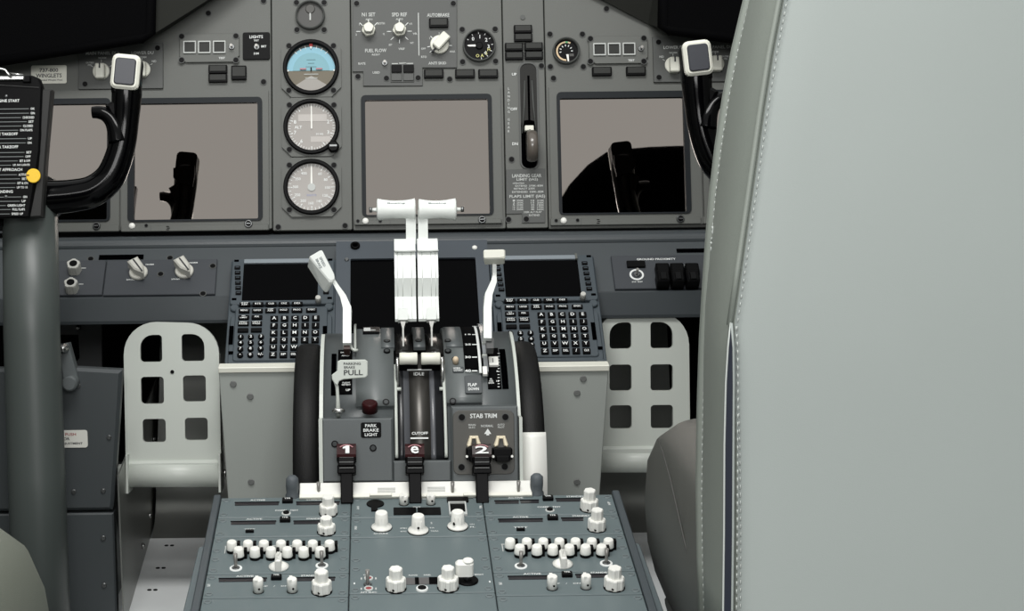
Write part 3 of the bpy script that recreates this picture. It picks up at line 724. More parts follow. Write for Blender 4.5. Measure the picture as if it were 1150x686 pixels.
# ================================================================== control display units (keyboards)
def cdu():
    t = Th(CDUF, 613, 345, 'control_display_unit', 'keypad computer with a blank black screen right of the thrust levers', 'keypad computer', 'keypad computers', n=-.008)
    t.q = lambda x, y, n=0.0: Th.q(t, x, y, n + .0075)
    k = 1 / t.k
    tl, tr = t.q(545.5, 284), t.q(663, 282.5); bl, br = t.q(553, 411), t.q(683, 408.5)
    w = (tr[0] - tl[0]); cu = (tr[0] + tl[0]) / 2
    w2 = br[0] - bl[0]
    u0, u1 = min(tl[0], bl[0]), max(tr[0], br[0])
    u0, u1 = -.0690, .0705
    v0, v1 = bl[1], tl[1]
    CD = mat('keypad_case', (60, 69, 75), .5, bump=.1, bscale=900)
    mb = MB().prism(rr(u0, v0, u1, v1, .003), -.011, .0, CD, .001)
    mb.box(u0 + .004, v0 + .010, u1 - .004, v0 + .095, -.001, .0035, CD, .006, .001)
    mb.box(u0 + .010, v0 + .016, u1 - .010, v0 + .107, .003, .0055, CD, .004, .001); mb.box(u0 + .002, v0 + .112, u1 - .002, v1 - .003, -.001, .0054, CD, .004, .001)
    for a in (-1, 1):
        uu = (u0 if a < 0 else u1) - a * .0085
        mb.cyl(uu, v0 + .008, .006, -.001, .0042, CD, 16, .001)
        mb.cyl(uu, v0 + .108, .0058, -.001, .0045, CD, 16, .001)
        mb.cyl(uu, v1 - .007, .005, -.001, .004, CD, 16, .001)
        for y in (v1 - .0065, v0 + .121, v0 + .030): mb.cbox(uu + a * .001, y, .006, .0034, .0008, .006, VOID)
    t.part('case', mb)
    for a in (-1, 1):
        x = 561.5 if a < 0 else 667
        t.part('grip_slot', MB().box(*t.r(x - 2.4, 361, x + 2.4, 380.5), .003, .0061, VOID))
    sc = t.r(566.5, 291.5, 651.0, 332)
    n5 = .0055
    t.part('screen', MB().box(*sc, .004, .0063, DARKGL, .001, .0004), 'blank black screen')
    t.part('screen_hood', MB().box(sc[0], sc[3] + .0004, sc[2], sc[3] + .0075, .004, .0085, mat('hood_strip', (134, 142, 148), .35, metal=.3), .0006, .0006).box(sc[2] - .003, sc[3] - .0004, sc[2], sc[3] + .009, .004, .0095, GREY), 'pale strip along the screen top')
    u, v = t.q(654.5, 334); t.part('brightness_knob', MB().lathe(u, v, [(3.2 * k, .004), (3.2 * k, .014), (2.7 * k, .0155)], mat('knob_grey', (186, 186, 180), .45), 20), 'pale grey peg knob')
    # line select keys
    lk = mesh_of(MB().cbox(0, 0, 6.4 * k, 4.8 * k, -.001, .003, BLACK, .0006, .0005).cbox(0, 0, 4 * k, 1 * k, .0028, .0033, CD), 'key')
    for (xa, ya), (xb, yb) in (((558.2, 296.0), (563.3, 324.4)), ((656.6, 294.8), (661.8, 323.5))):
        for i in range(6):
            u, v = t.q(xa + (xb - xa) * i / 5, ya + (yb - ya) * i / 5); t.inst('key', lk, u, v, n5 - .001)
    def key(px, py, w, h, s, round_=False, th=.62, tw=None):
        u, v = t.q(px, py); mb = MB()
        if round_: mb.lathe(0, 0, [(w * k / 2, 0), (w * k / 2, .003), (w * k / 2 - .0006, .0036)], BLACK, 14)
        else: mb.cbox(0, 0, w * k, h * k, 0, .0036, BLACK, .0008, .0007)
        if s: mb.text(s, 0, 0, h * k * th, .00375, INK, tw * k if tw else None)
        t.part('key', mb, None, None, Matrix.Translation((u, v, n5 - .0003)))
    E = (('INIT\nREF', 572.5, 337.8, 8), ('RTE', 587.2, 337.6, 6.5), ('CLB', 602, 337.5, 6.5), ('CRZ', 616.5, 337.3, 6.5), ('DES', 631.3, 337.1, 6.5),
         ('MENU', 572.8, 345, 8), ('LEGS', 587.6, 344.9, 8), ('DEP\nARR', 602.4, 344.7, 7), ('HOLD', 617.1, 344.6, 8), ('PROG', 632, 344.4, 8), ('EXEC', 648.3, 344.2, 8),
         ('N1\nLIMIT', 573.3, 352.3, 8), ('FIX', 588.1, 352.1, 5), ('PREV\nPAGE', 573.8, 359.3, 9), ('NEXT\nPAGE', 588.7, 359.1, 9), ('', 574.4, 366.6, 1), ('', 589.3, 366.4, 1))
    for s, x, y, tw in E: key(x, y, 12, 5.4, s, th=.8 if '\n' in s else .45, tw=tw)
    dg = ('123', '456', '789', '.0-')
    for r_, row in enumerate(dg):
        for c, s in enumerate(row):
            key(573 + 11.4 * c + .7 * r_, 374.2 + 6.75 * r_ - .15 * c, 6.8, 6.2, '+/-' if s == '-' else s, True, .62 if s != '.' else .25)
    al = ('ABCDE', 'FGHIJ', 'KLMNO', 'PQRST', 'UVWXY', 'Z')
    for r_ in range(6):
        for c in range(5):
            s = al[r_][c] if r_ < 5 else ('Z', 'SP', 'DEL', '/', 'CLR')[c]
            key(607.8 + 11.65 * c + (.84 + .01 * c) * r_, 353.7 + 8.13 * r_ - .12 * c, 8.3, 7.4, s, th=.6 if len(s) < 2 else .42, tw=5.6 if len(s) > 1 else None)
    return t
right = cdu()
lo = copy_tree(right.o)
uA, vA = right.q(607.8, 353.7); uB, vB = CDUF.uv(308, 357.7, -.0005)
lo.matrix_world = CDUF.mat(uB - uA, vB - vA, -.008)
lo['label'] = 'keypad computer with a blank black screen left of the thrust levers'
# ---------------------------------------------------------------- lower centre display
t = Th(CDUF, 466, 325, 'lower_display_unit', 'wide black screen in a blue-grey surround behind the white thrust lever arms', 'display screen', n=-.012)
k = 1 / t.k
a = t.r(377, 272.5, 551, 392); s_ = t.r(393.5, 292, 537, 392)
t.part('surround', MB().holes(rr(a[0], a[1], a[2], a[3]), [rr(s_[0], s_[1] + .002, s_[2], s_[3], .002)], -.006, .004, BLUE))
t.part('screen', MB().box(s_[0] - .002, s_[1], s_[2] + .002, s_[3] + .002, -.004, .001, DARKGL), 'blank black screen')
u, v = t.q(399, 279); t.part('socket', MB().ring(u, v, 3 * k, 5.5 * k, .003, .008, BLACK, 20, .001).cyl(u, v, 3.2 * k, .003, .006, VOID, 14))
u, v = t.q(533, 280.5); t.part('light_sensor', MB().lathe(u, v, [(.0036, .003), (.0036, .005), (.002, .0065), (.0003, .007)], WHITE, 16), 'white round dot')
u, v = t.q(389.5, 294); t.part('screw', MB().cyl(u, v, .003, .003, .006, STEEL, 14, .0006))
# ================================================================== fairings under the keypads
def fairing(pts, top, label, scr):
    t = Th(FAIRF, sum(p[0] for p in pts) / len(pts), 480, 'pedestal_side_fairing', label, 'fairing panel', 'pedestal side fairings')
    t.body(MB().prism(t.qs(pts), -.004, 0, FAIR, .001))
    t.part('top_edge', MB().box(*t.r(*top), -.014, .003, CREAM, .0006, .0008), 'cream top edge')
    screws(t, scr, 0, mesh_of(MB().cyl(0, 0, .0042, 0, .0018, mat('fairing_screw', (112, 114, 112), .5), 14, .0006), 'screw'))
    return t
fairing([(245.3, 414), (352, 413), (352, 640), (262, 640)], (245.3, 411.5, 352, 417.5), 'pale grey sloped fairing panel with screws beneath the left keypad', [(282, 541), (262, 431), (281, 445)])
fairing([(590, 413), (684, 411), (667, 640), (590, 640)], (590, 410, 684, 416.5), 'pale grey sloped fairing panel with screws beneath the right keypad', [(648, 441), (648, 541), (655, 425)])
# ================================================================== throttle stand (local frame ST: u right, v up, n to the seats; pivot at the origin)
RS = 0.168
def cyl_hit(px, py, r):
    """(u, elevation) where the sight line of a pixel meets the cylinder of radius r round the pivot"""
    d = ray(px, py); o = CP - ST.O
    a = (d.dot(ST.V), d.dot(ST.N)); b = (o.dot(ST.V), o.dot(ST.N))
    A = a[0] ** 2 + a[1] ** 2; B = 2 * (a[0] * b[0] + a[1] * b[1]); C = b[0] ** 2 + b[1] ** 2 - r * r
    D = B * B - 4 * A * C
    tt = (-B - math.sqrt(max(0, D))) / (2 * A)
    p = CP + d * tt - ST.O
    return p.dot(ST.U), math.atan2(p.dot(ST.V), p.dot(ST.N))
def sx(px, py, r=RS): return cyl_hit(px, py, r)[0]
def se(py, r=RS, px=466): return cyl_hit(px, py, r)[1]
def tangent(px, py, r=RS, du=0.0):
    """local matrix of the tangent plane where the pixel meets the cylinder"""
    u, e = cyl_hit(px, py, r)
    V = Vector((0, math.cos(e), -math.sin(e))); N = Vector((0, math.sin(e), math.cos(e)))
    M = Matrix((Vector((1, 0, 0)), V, N)).transposed().to_4x4(); M.translation = (u + du, r * math.sin(e), r * math.cos(e))
    return M
class SThing(Th):
    def __init__(s, name, label, cat, group=None):
        s.F = ST; s.u = s.v = s.n = 0.0; s.name = name; s.M = ST.mat(); s.o = None; s.info = (label, cat, group, None); s.k = FPX / (1.95)
E90 = R(104)
kS = 1.95 / FPX      # metres per pixel on the near face of the stand
st = SThing('throttle_stand', 'grey control stand between the two black trim wheels, carrying all the white levers', 'control stand')
EL = se(470, RS); EB = se(540, RS)
uL, uR = sx(362, 470), sx(583, 470)
uc0, uc1 = sx(443, 450), sx(501, 450)
# cores of the left and right halves
mb = MB()
mb.arc(uL, uc0 - .001, .05, RS, R(-8), E90, STAND, 28)
mb.arc(uc1 + .001, uR, .05, RS, R(-8), E90, STAND, 28)
mb.arc(uc0 - .001, uc1 + .001, .05, RS - .010, R(-8), E90, BLACKM, 28)
st.part('curved_body', mb)
# raised covers beside the channel
mb = MB().arc(sx(400, 455), uc0, RS - .004, RS + .005, se(457.5), E90, STANDL, 24)
st.part('cover_plate', mb)
mb = MB().arc(uc1, sx(541.5, 455), RS - .004, RS + .005, se(455), E90, STANDL, 24)
st.part('cover_plate', mb)
mb = MB()
for x0, x1 in ((428, 443), (464, 477), (500, 519)):
    mb.arc(sx(x0, 385), sx(x1, 385), RS + .002, RS + .0065, se(395), E90, STAND, 10)
st.part('guide_strip', mb)
# dark lever slots and their skirts at the top of the channel
mb = MB()
for x0, x1 in ((444, 463.5), (477.5, 499.5)):
    mb.arc(sx(x0, 385), sx(x1, 385), RS - .012, RS - .001, se(396), E90, mat('slot_skirt', (38, 37, 36), .18), 12)
st.part('lever_skirt', mb, 'dark shiny skirt round the lever slots')
# centre channel: start lever quadrant
e0, e1 = se(516, RS - .004), se(398, RS - .004)
mb = MB()
def strip(x0, x1, m_, r0=RS - .008, r1=RS - .004, ea=None, eb=None):
    mb.arc(sx(x0, 455), sx(x1, 455), r0, r1, e0 if ea is None else ea, e1 if eb is None else eb, m_, 24)
strip(446, 453.5, mat('channel_dark', (30, 31, 34), .3)); strip(453.5, 460, mat('channel_mid', (84, 86, 90), .25)); strip(483, 488.5, mat('channel_mid', (84, 86, 90), .25)); strip(488.5, 498, mat('channel_dark', (30, 31, 34), .3))
strip(460, 483, mat('channel_sheen', (74, 72, 69), .34, metal=.65), RS - .008, RS - .0035)
st.part('start_lever_quadrant', mb, 'dark shiny curved strip marked IDLE and CUTOFF')
mb = MB()
for x in (444.6, 499.6):
    mb.arc(sx(x - 1.6, 455), sx(x + 1.6, 455), RS - .010, RS + .003, se(514), se(411), PALE, 24)
st.part('side_rail', mb, 'pale side rails')
def stext(s, px, py, h, w=None, mt=INK, r=RS, name=None, lift=.0004, mbx=None):
    mbx.X = tangent(px, py, r); mbx.text(s, 0, 0, h * kS, lift, mt, w * kS if w else None); mbx.X = Matrix.Identity(4)
mb = MB()
stext('IDLE', 470.5, 420, 5, 12, r=RS - .003, mbx=mb); stext('CUTOFF', 471.5, 486.5, 3.2, 18, r=RS - .003, mbx=mb)
for y, w in ((415.5, 28), (492.2, 20)):
    M = tangent(471, y, RS - .003); mb.X = M; mb.cbox(0, 0, w * kS, 1.6 * kS, 0, .0012, INK); mb.X = Matrix.Identity(4)
st.part('lettering', mb)
# lower front faces
n_f = .176
def fbox(mb, x0, y0, x1, y1, n, m_, back=.06, r=0, ch=.0015, top=None):
    a = ST.uv((x0 + x1) / 2, y1, n); b = ST.uv((x0 + x1) / 2, y0, n); c = ST.uv(x0, (y0 + y1) / 2, n); d = ST.uv(x1, (y0 + y1) / 2, n)
    return mb.box(c[0], a[1], d[0], b[1], n - back, n, m_, r, ch, top=top)
st.part('front_box', fbox(MB(), 362, 470, 441, 541, n_f, STAND), 'square-edged lower left front box')
st.part('front_box', fbox(MB(), 441.5, 517.5, 506.5, 541, n_f - .003, STAND), 'low middle front box')
st.part('front_box', fbox(MB(), 507.5, 456.5, 582, 541, n_f - .001, STAND), 'lower right front box')
for x0, x1 in ((358, 362.2), (582.5, 586)):
    fl = MB().extrude_x([(-.022, .05), (-.022, n_f + .001), (ST.uv(466, 470, n_f)[1], n_f + .001)] + [((RS + .006) * math.sin(e), (RS + .006) * math.cos(e)) for e in [EL + (R(75) - EL) * i / 10 for i in range(11)]] + [(.10, .0)], ST.uv(x0, 470, .17)[0], ST.uv(x1, 470, .17)[0], PALE if x0 < 400 else PALE)
    st.part('side_plate', fl, 'pale edged side plate')
# slots and black scales of the left (speed brake) side and the right (trim) side
mb = MB()
mb.arc(sx(372, 420), sx(377.5, 420), RS - .001, RS + .0012, se(443), se(397), VOID, 12); st.part('lever_slot', mb)
mb = MB().arc(sx(563, 420), sx(570, 420), RS - .001, RS + .0012, se(438), se(394), VOID, 12); st.part('lever_slot', mb)
mb = MB()
mb.arc(sx(379.5, 420), sx(395.5, 420), RS - .001, RS + .0016, se(442), se(393), BLACKM, 12)
for s, x, y, h, w in (('DOWN', 388, 396, 3, 11), ('ARMED', 388, 399.5, 2.6, 9), ('FLIGHT\nDETENT', 389, 431, 5, 10), ('UP', 391, 438, 3, 5)): stext(s, x, y, h, w, r=RS + .0017, mbx=mb)
st.part('speed_brake_scale', mb, 'black scale with white marks')
mb = MB()
mb.arc(sx(547, 420), sx(562, 420), RS - .001, RS + .0016, se(438), se(393), BLACKM, 12)
for i in range(12): stext('-', 560, 397 + 3.4 * i, .8, 2.4, r=RS + .0017, mbx=mb)
for s, x, y, h, w in (('APL\nNOSE\nDOWN', 551.5, 428, 8, 6), ('5', 558.5, 417, 2.6, 2), ('10', 559, 428, 2.6, 3)): stext(s, x, y, h, w, r=RS + .0017, mbx=mb)
st.part('trim_scale', mb, 'black trim scale')
mb = MB(); mb.X = tangent(554.3, 407.5, RS + .001); mb.cbox(0, 0, 11 * kS, 15 * kS, 0, .004, WHITE, .001, .0006); mb.cbox(-1 * kS, 0, 1 * kS, 7 * kS, .003, .0044, STEEL)
mb.X = Matrix.Identity(4); st.part('trim_pointer', mb, 'white block')
# flap scale
mb = MB(); rf = RS + .0052
mb.arc(sx(520.5, 400), sx(541, 400), RS, rf + .0012, se(420), E90, BLACKM, 18)
rf += .0014
for s, y in (('5', 361), ('10', 366), ('15', 375.8), ('30', 387), ('30', 401.2), ('40', 416.5)):
    s = {361: '5', 366: '10', 375.8: '15', 387: '25', 401.2: '30', 416.5: '40'}[y]
    stext(s, 525.5, y, 4.2 if y > 370 else 5, 7 if len(s) > 1 else 4, r=rf, mbx=mb)
    mb.X = tangent(533, y, rf); mb.cbox(0, 0, 6 * kS, 1.6 * kS, 0, .0004, INK); mb.X = Matrix.Identity(4)
mb.arc(sx(536.2, 400), sx(539.2, 400), rf, rf + .0008, se(420, rf), R(88), INK, 18)
st.part('flap_scale', mb, 'black flap scale with white numerals 10 to 40')
mb = MB()
mb.arc(sx(541.5, 400), sx(546.3, 400), RS, RS + .010, se(424.5), R(92), mat('gate_silver', (168, 172, 174), .3, metal=.7), 18, False)
for y in (375, 387.5, 401): mb.X = tangent(544, y, RS + .008); mb.cbox(0, 0, 5.4 * kS, 2 * kS, 0, .0035, PALE); mb.X = Matrix.Identity(4)
mb.X = tangent(544.5, 418, RS + .008); mb.cbox(0, 0, 5 * kS, 12 * kS, 0, .004, WHITE, 0, .0005); mb.X = Matrix.Identity(4)
st.part('flap_gate', mb, 'stepped silver flap gate')
def plaque(px, py, w, h, lines, m_=BLACK, r=RS + .005, name='plaque', hs=3.2, label=None, th=.0014):
    mb = MB(); mb.X = tangent(px, py, r)
    mb.cbox(0, 0, w * kS, h * kS, -.003, th, m_, 1.6 * kS, .0003)
    for s, dx, dy, hh, ww, c in lines: mb.text(s, dx * kS, dy * kS, hh * kS, th + .0003, c, ww * kS)
    mb.X = Matrix.Identity(4)
    st.part(name, mb, label)
plaque(531.5, 432, 19, 25, [('FLAP', -1, -1, 4.4, 10, INK), ('DOWN', 0, -7, 4, 12, INK)], CHAR, RS + .0055)
plaque(514.5, 415.5, 13, 9, [('HORN', -1.5, 1.5, 3, 8, INK), ('CUTOUT', 0, -1.8, 2.8, 10, INK)], CHAR)
mb = MB(); mb.X = tangent(511.6, 407.5, RS + .005); mb.lathe(0, 0, [(3.4 * kS, 0), (3.6 * kS, .006), (2.2 * kS, .0085)], mat('tan_button', (205, 186, 160), .4), 16); mb.cyl(0, 6 * kS, 4 * kS, 0, .001, BLACK, 14)
mb.X = Matrix.Identity(4); st.part('horn_cutout_button', mb, 'small tan button')
mb = MB(); mb.X = tangent(417, 372, RS + .005); mb.cbox(0, 0, 20 * kS, 32 * kS, -.004, .0025, BLACK); mb.X = tangent(417, 372, RS + .006)
mb.cbox(-5 * kS, 9 * kS, 8 * kS, 5 * kS, .0014, .002, INK); mb.cbox(-5 * kS, -1 * kS, 8 * kS, 7 * kS, .0014, .002, INK); mb.cbox(2 * kS, -1 * kS, 6 * kS, 2 * kS, .0014, .002, INK)
mb.X = Matrix.Identity(4); st.part('plaque', mb, 'black plaque with white marks')
SCR2 = mesh_of(MB().cyl(0, 0, .0028, -.001, .0012, mat('stand_screw', (62, 65, 66), .5, spec=.2), 12, .0005).ring(0, 0, .0028, .004, -.001, .0008, BLACK, 14), 'screw')
def sscrew(px, py, r, n=None):
    st.root(); o = bpy.data.objects.new('screw', SCR2); COL.objects.link(o); o.parent = st.o
    if n is None: o.matrix_local = tangent(px, py, r)
    else:
        u, v = ST.uv(px, py, n); o.matrix_local = Matrix.Translation((u, v, n))
for x, y in ((434.5, 383), (434.5, 394), (470, 382.5), (503, 382.5), (503, 394), (433.5, 451.5), (508.5, 450.5)): sscrew(x, y, RS + .005 if y > 440 else RS + .0065)
for x, y in ((376, 498.5), (419, 503)): sscrew(x, y, 0, n_f)
# park brake light
mb = MB(); u, v = ST.uv(415, 455.5, RS * .92 + .006); mb.X = tangent(415, 449, RS + .003)
u, v = ST.uv(415.3, 462, .168); mb.X = Matrix.Translation((u, v, .163)) @ Matrix.Rotation(R(-66), 4, 'X')
mb.lathe(0, 0, [(8.8 * kS, 0), (8.8 * kS, .0095), (8.1 * kS, .0112), (6.5 * kS, .0118), (5.8 * kS, .0110), (.0004, .0112)], MAROON, 28)
mb.X = Matrix.Identity(4); st.part('park_brake_light', mb, 'dark red round lamp cap')
u, v = ST.uv(416.7, 482.8, n_f)
mb = MB().cbox(u, v, 22.5 * kS, 17 * kS, n_f - .001, n_f + .001, BLACK, 2 * kS, .0003)
for i, (s, w) in enumerate((('PARK', 13), ('BRAKE', 17), ('LIGHT', 14))): mb.text(s, u, v + (5 - 5 * i) * kS, 3.5 * kS, n_f + .0013, INK, w * kS)
st.part('plaque', mb, 'black plaque lettered PARK BRAKE LIGHT')
# speed brake wire guard at the left edge of the cover
mb = MB(); mb.tube([Vector((sx(399, y), (RS + .010) * math.sin(se(y)), (RS + .010) * math.cos(se(y)))) for y in (400, 390, 380, 372, 364)] , .0016, PALE, 8)
st.part('guide_rod', mb)
mb = MB(); p0 = ST.uv(394, 386, .1); p1 = ST.uv(398, 393, .1); mb.tube([(p0[0] - .001, p0[1], .112), (p0[0] + .001, p0[1] - .005, .115), (p1[0], p1[1], .116), (p1[0] + .004, p1[1], .114)], .0018, PALE, 8)
st.part('guide_rod', mb)
# ---------------------------------------------------------------- stab trim plate
t = Th(ST, 543, 497, 'stab_trim_panel', 'brown-grey plate lettered STAB TRIM with two gold clips and black switches', 'control panel', n=n_f - .001); k = 1 / t.k
t.body(MB().box(*t.r(508.8, 460.5, 577.5, 532.5), 0, .0022, BROWNG, 7 * k, .0006))
mb = MB()
for s, x, y, h, w, c in (('STAB TRIM', 542.8, 466.7, 5, 30, INK), ('MAIN\nELEC', 530, 478.3, 5, 8, INKD), ('NORMAL', 547, 478, 2.8, 14, INKD), ('AUTO\nPILOT', 562.5, 478, 5, 8, INKD), ('CUT\nOUT', 547, 520, 5, 8, INKD)):
    u, v = t.q(x, y); mb.text(s, u, v, h * k, .0025, c, w * k)
u, v = t.q(547.6, 484.6); mb.prism([(u - 4 * k, v - 2.4 * k), (u + 4 * k, v - 2.4 * k), (u, v + 3.6 * k)], .002, .0026, INK); mb.cbox(u, v - 3 * k, 3 * k, 2 * k, .002, .0026, INK)
t.part('lettering', mb)
for x in (532, 562.3):
    u, v = t.q(x, 495)
    mb = MB()
    for a in (-1, 1): mb.prism([(u + a * 1.6 * k, v + 6 * k), (u + a * 4.6 * k, v + 6 * k), (u + a * 8 * k, v - 4 * k), (u + a * 7 * k, v - 6.5 * k), (u + a * 3.2 * k, v - 5 * k)], .002, .007, GOLD, .001)
    mb.cbox(u, v + 4.4 * k, 10 * k, 3 * k, .002, .0062, GOLD, .0004, .0005)
    c = t.part('switch_clip', mb, 'gold sprung clip')
    u, v = t.q(x + (2 if x < 550 else 1), 508)
    mb = MB().box(u - 11 * k, v - 7 * k, u + 11 * k, v + 6 * k, .002, .016, BLACK, .0015, .0015).box(u - 8 * k, v - 9 * k, u + 8 * k, v - 2 * k, .004, .020, BLACK, .0015, .0015)
    mb.cyl(u - 10.5 * k, v - 3 * k, 1.4 * k, .012, .0172, WHITE, 10); mb.cyl(u + 10.5 * k, v - 3 * k, 1.4 * k, .012, .0172, WHITE, 10)
    t.part('cutout_switch', mb, 'black guarded switch')
screws(t, [(518.6, 468.5), (567.5, 468.2), (518.3, 524.5), (566.8, 524)], .0022)
# ---------------------------------------------------------------- thrust levers
def thrust(side):
    lab = 'thrust lever with the left white T grip and a pin at its outer end' if side < 0 else 'thrust lever with the right white T grip and a pin at its outer end'
    t = SThing('thrust_lever', lab, 'lever', 'white thrust levers')
    ng = .062
    def Q(px, py, n): return ST.uv(px, py, n)
    gx0, gx1 = (423, 466.7) if side < 0 else (469.7, 512.5)
    gy = 235 if side < 0 else 235.6
    a = Q(gx0, gy, ng)[0]; b = Q(gx1, gy, ng)[0]; v = Q(468, gy, ng)[1]; kk = (b - a) / (gx1 - gx0)
    mb = MB(); mb.X = Matrix.Translation((a, v, ng)) @ Matrix.Rotation(R(90), 4, 'Y')
    L = b - a; prof = [(9.5 * kk, 0), (11.6 * kk, .0006)]
    for i in range(13):
        f = i / 12; r_ = 9.9 + 2.3 * (2 * f - 1) ** 2 + (0.4 * (1 - f) if side < 0 else .4 * f)
        prof.append((r_ * kk, .0012 + f * (L - .0024)))
    prof += [(11.6 * kk, L - .0006), (9.5 * kk, L)]
    mb.lathe(0, 0, prof, LEVER, 36)
    mb.X = Matrix.Identity(4)
    g = t.part('grip', mb)
    uu, vv = Q((gx0 + gx1) / 2, gy - 6, ng + .009)
    mb = MB(); mb.X = Matrix.Translation(((a + b) / 2, v + 6.3 * kk, ng + 8.2 * kk)) @ Matrix.Rotation(R(-38), 4, 'X'); mb.text('Boeing', 0, 0, 2.6 * kk, .0004, mat('grey_script', (120, 128, 130), .6), 20 * kk)
    mb.X = Matrix.Identity(4); t.part('lettering', mb, None, g)
    # outer button
    s0 = a if side < 0 else b
    mb = MB(); mb.X = Matrix.Translation((s0, v, ng)) @ Matrix.Rotation(R(90 * side), 4, 'Y')
    mb.lathe(0, 0, [(2.6 * kk, -.001), (2 * kk, .003), (1.8 * kk, .0055)], LEVER, 16); mb.lathe(0, 0, [(3 * kk, .0054), (3 * kk, .009)], STEEL, 16)
    mb.X = Matrix.Identity(4); t.part('end_button', mb, 'silver pin', g)
    # neck and arm: a bent box-section cover
    x0, x1 = (456, 467) if side < 0 else (469.6, 480.5)
    mb = MB(); mb.extrude_x([(Q(468, 274, .05)[1], .040), (Q(468, 274, .06)[1], .062), (v, ng + .004), (v, ng - .014)], Q(x0, 258, ng)[0], Q(x1, 258, ng)[0], LEVER)
    t.part('neck', mb)
    x0, x1 = (443.3, 467) if side < 0 else (469.3, 492.3)
    ys = [(268, .064), (271, .070), (281, .075), (283, .071), (312, .084), (333, .076), (336, .078), (358, .092), (361, .090)]
    fr = [(Q(468, y, n)[1], n) for y, n in ys]
    bk = [(p[0], p[1] - .03) for p in reversed(fr)]
    mb = MB().extrude_x(fr + bk, Q(x0, 315, .08)[0], Q(x1, 315, .08)[0], LEVER)
    c = t.part('arm_cover', mb)
    mb = MB()
    for xa in ((446.5, 452, 462) if side < 0 else (474, 484, 489)): 
        ub = Q(xa, 300, .075)[0]
        for (va, na), (vb_, nb) in ((fr[3], fr[4]), (fr[4], fr[5]), (fr[6], fr[7])):
            mb.tube([(ub, va, na), (ub, vb_, nb)], .0005, mat('rib_shade', (216, 220, 216), .5), 6)
    mb.tube([(Q(x0, 282, .073)[0], fr[2][0] - .0006, fr[2][1]), (Q(x1, 282, .073)[0], fr[2][0] - .0006, fr[2][1])], .0012, mat('rib_shade', (216, 220, 216), .5), 6)
    t.part('arm_rib', mb, None, c)
    # small pivot boss and thin blade down into the slot
    xb = (452.5, 4.8) if side < 0 else (484.5, 4.8)
    u = Q(xb[0], 355, .10)[0]; w5 = 5.6 * kS
    pv = Q(468, 353, .102)[1]
    mb = MB().extrude_x([(pv - .010, .094), (pv + .008, .094), (pv + .007, .1035), (pv - .006, .1045)], u - w5, u + w5, LEVER)
    t.part('pivot_boss', mb)
    pb_ = Q(468, 389, .12)
    mb = MB().prism([(u - 3 * kS, pv - .008), (u + 3 * kS, pv - .008), (u + 1 * kS, pv - .016), (u + .9 * kS, pb_[1]), (u - .9 * kS, pb_[1]), (u - 1 * kS, pv - .016)], .085, .104, mat('blade_metal', (170, 170, 166), .25, metal=.7))
    t.part('blade', mb, 'thin bright blade')
for s_ in (-1, 1): thrust(s_)
# ---------------------------------------------------------------- engine start levers
for side in (-1, 1):
    t = SThing('start_lever', 'short white-knobbed start lever at IDLE, %s of the two below the thrust levers' % ('left' if side < 0 else 'right'), 'lever', 'white start levers')
    x0, x1 = (448.5, 468.8) if side < 0 else (473, 494.5)
    e = se(401, RS + .022); rk = RS + .020
    u0, e_ = cyl_hit(x0, 398.5, rk + .006); u1 = cyl_hit(x1, 398.5, rk + .006)[0]
    mb = MB(); mb.X = Matrix.Translation((u0, rk * math.sin(e_), rk * math.cos(e_))) @ Matrix.Rotation(R(90), 4, 'Y')
    L = u1 - u0; rr_ = 7.0 * kS
    mb.lathe(0, 0, [(rr_ * .9, 0), (rr_, .001), (rr_ * .96, L / 2), (rr_, L - .001), (rr_ * .9, L)], CREAM, 28); mb.X = Matrix.Identity(4)
    t.part('knob', mb)
    uo = u0 if side < 0 else u1; xo = uo + side * 2.4 * kS
    c = Vector((xo, rk * math.sin(e_), rk * math.cos(e_)))
    foot = Vector((xo, (RS - .004) * math.sin(e_ - .16), (RS - .004) * math.cos(e_ - .16)))
    mb = MB().tube([c + Vector((-side * 3 * kS, 0, 0)), c + Vector((side * .2 * kS, 0, 0)), c * .96 + foot * .04, foot], [.0018, .0024, .0024, .002], METAL, 8, up=(1, .1, .1))
    mb.tube([foot + Vector((-side * .004, .002, .004)), foot + Vector((side * .004, .002, .004))], .0022, PALE, 8, up=(0, 1, 0))
    t.part('shank', mb, 'bright metal shank')
    mb = MB(); mb.X = tangent((x0 + x1) / 2, 408.5, RS + .004); mb.cbox(0, 0, 22 * kS, 6 * kS, -.008, .006, BLACK, .001, .001); mb.X = Matrix.Identity(4)
    t.part('detent_block', mb, 'black block')
# ---------------------------------------------------------------- speed brake lever
t = SThing('speed_brake_lever', 'white lever with a tilted wedge handle left of the thrust levers', 'lever')
nb = .075
def P(px, py, n): a = ST.uv(px, py, n); return Vector((a[0], a[1], n))
top = [(346.8, 288), (361.5, 279.3), (376.8, 309.5), (376.2, 314), (371, 317.2)]
bot = [(346.8, 292), (361, 286), (372, 313), (371, 321), (366, 322)]
A = [P(x, y, nb + .018) for x, y in top]
B = [P(x - 2, y + 7, nb) for x, y in bot]
mid = [(a * .9 + b * .1) + (a - sum(A, Vector()) / 5) * .04 - Vector((0, 0, .001)) for a, b in zip(A, B)]
def hull(loops, mt):
    bm = bmesh.new()
    for l in loops:
        for p in l: bm.verts.new(p)
    bmesh.ops.convex_hull(bm, input=bm.verts)
    bmesh.ops.delete(bm, geom=[v for v in bm.verts if not v.link_faces], context='VERTS')
    bmesh.ops.bevel(bm, geom=list(bm.edges), offset=.0012, segments=1, affect='EDGES')
    bm.verts.index_update()
    vs = [v.co.copy() for v in bm.verts]; fs = [tuple(v.index for v in f.verts) for f in bm.faces]; bm.free()
    return vs, fs
mb = MB(); mb.add(*hull([A, B], None), LEVER)
h_ = t.part('handle', mb)
c = sum(A, Vector()) / 5
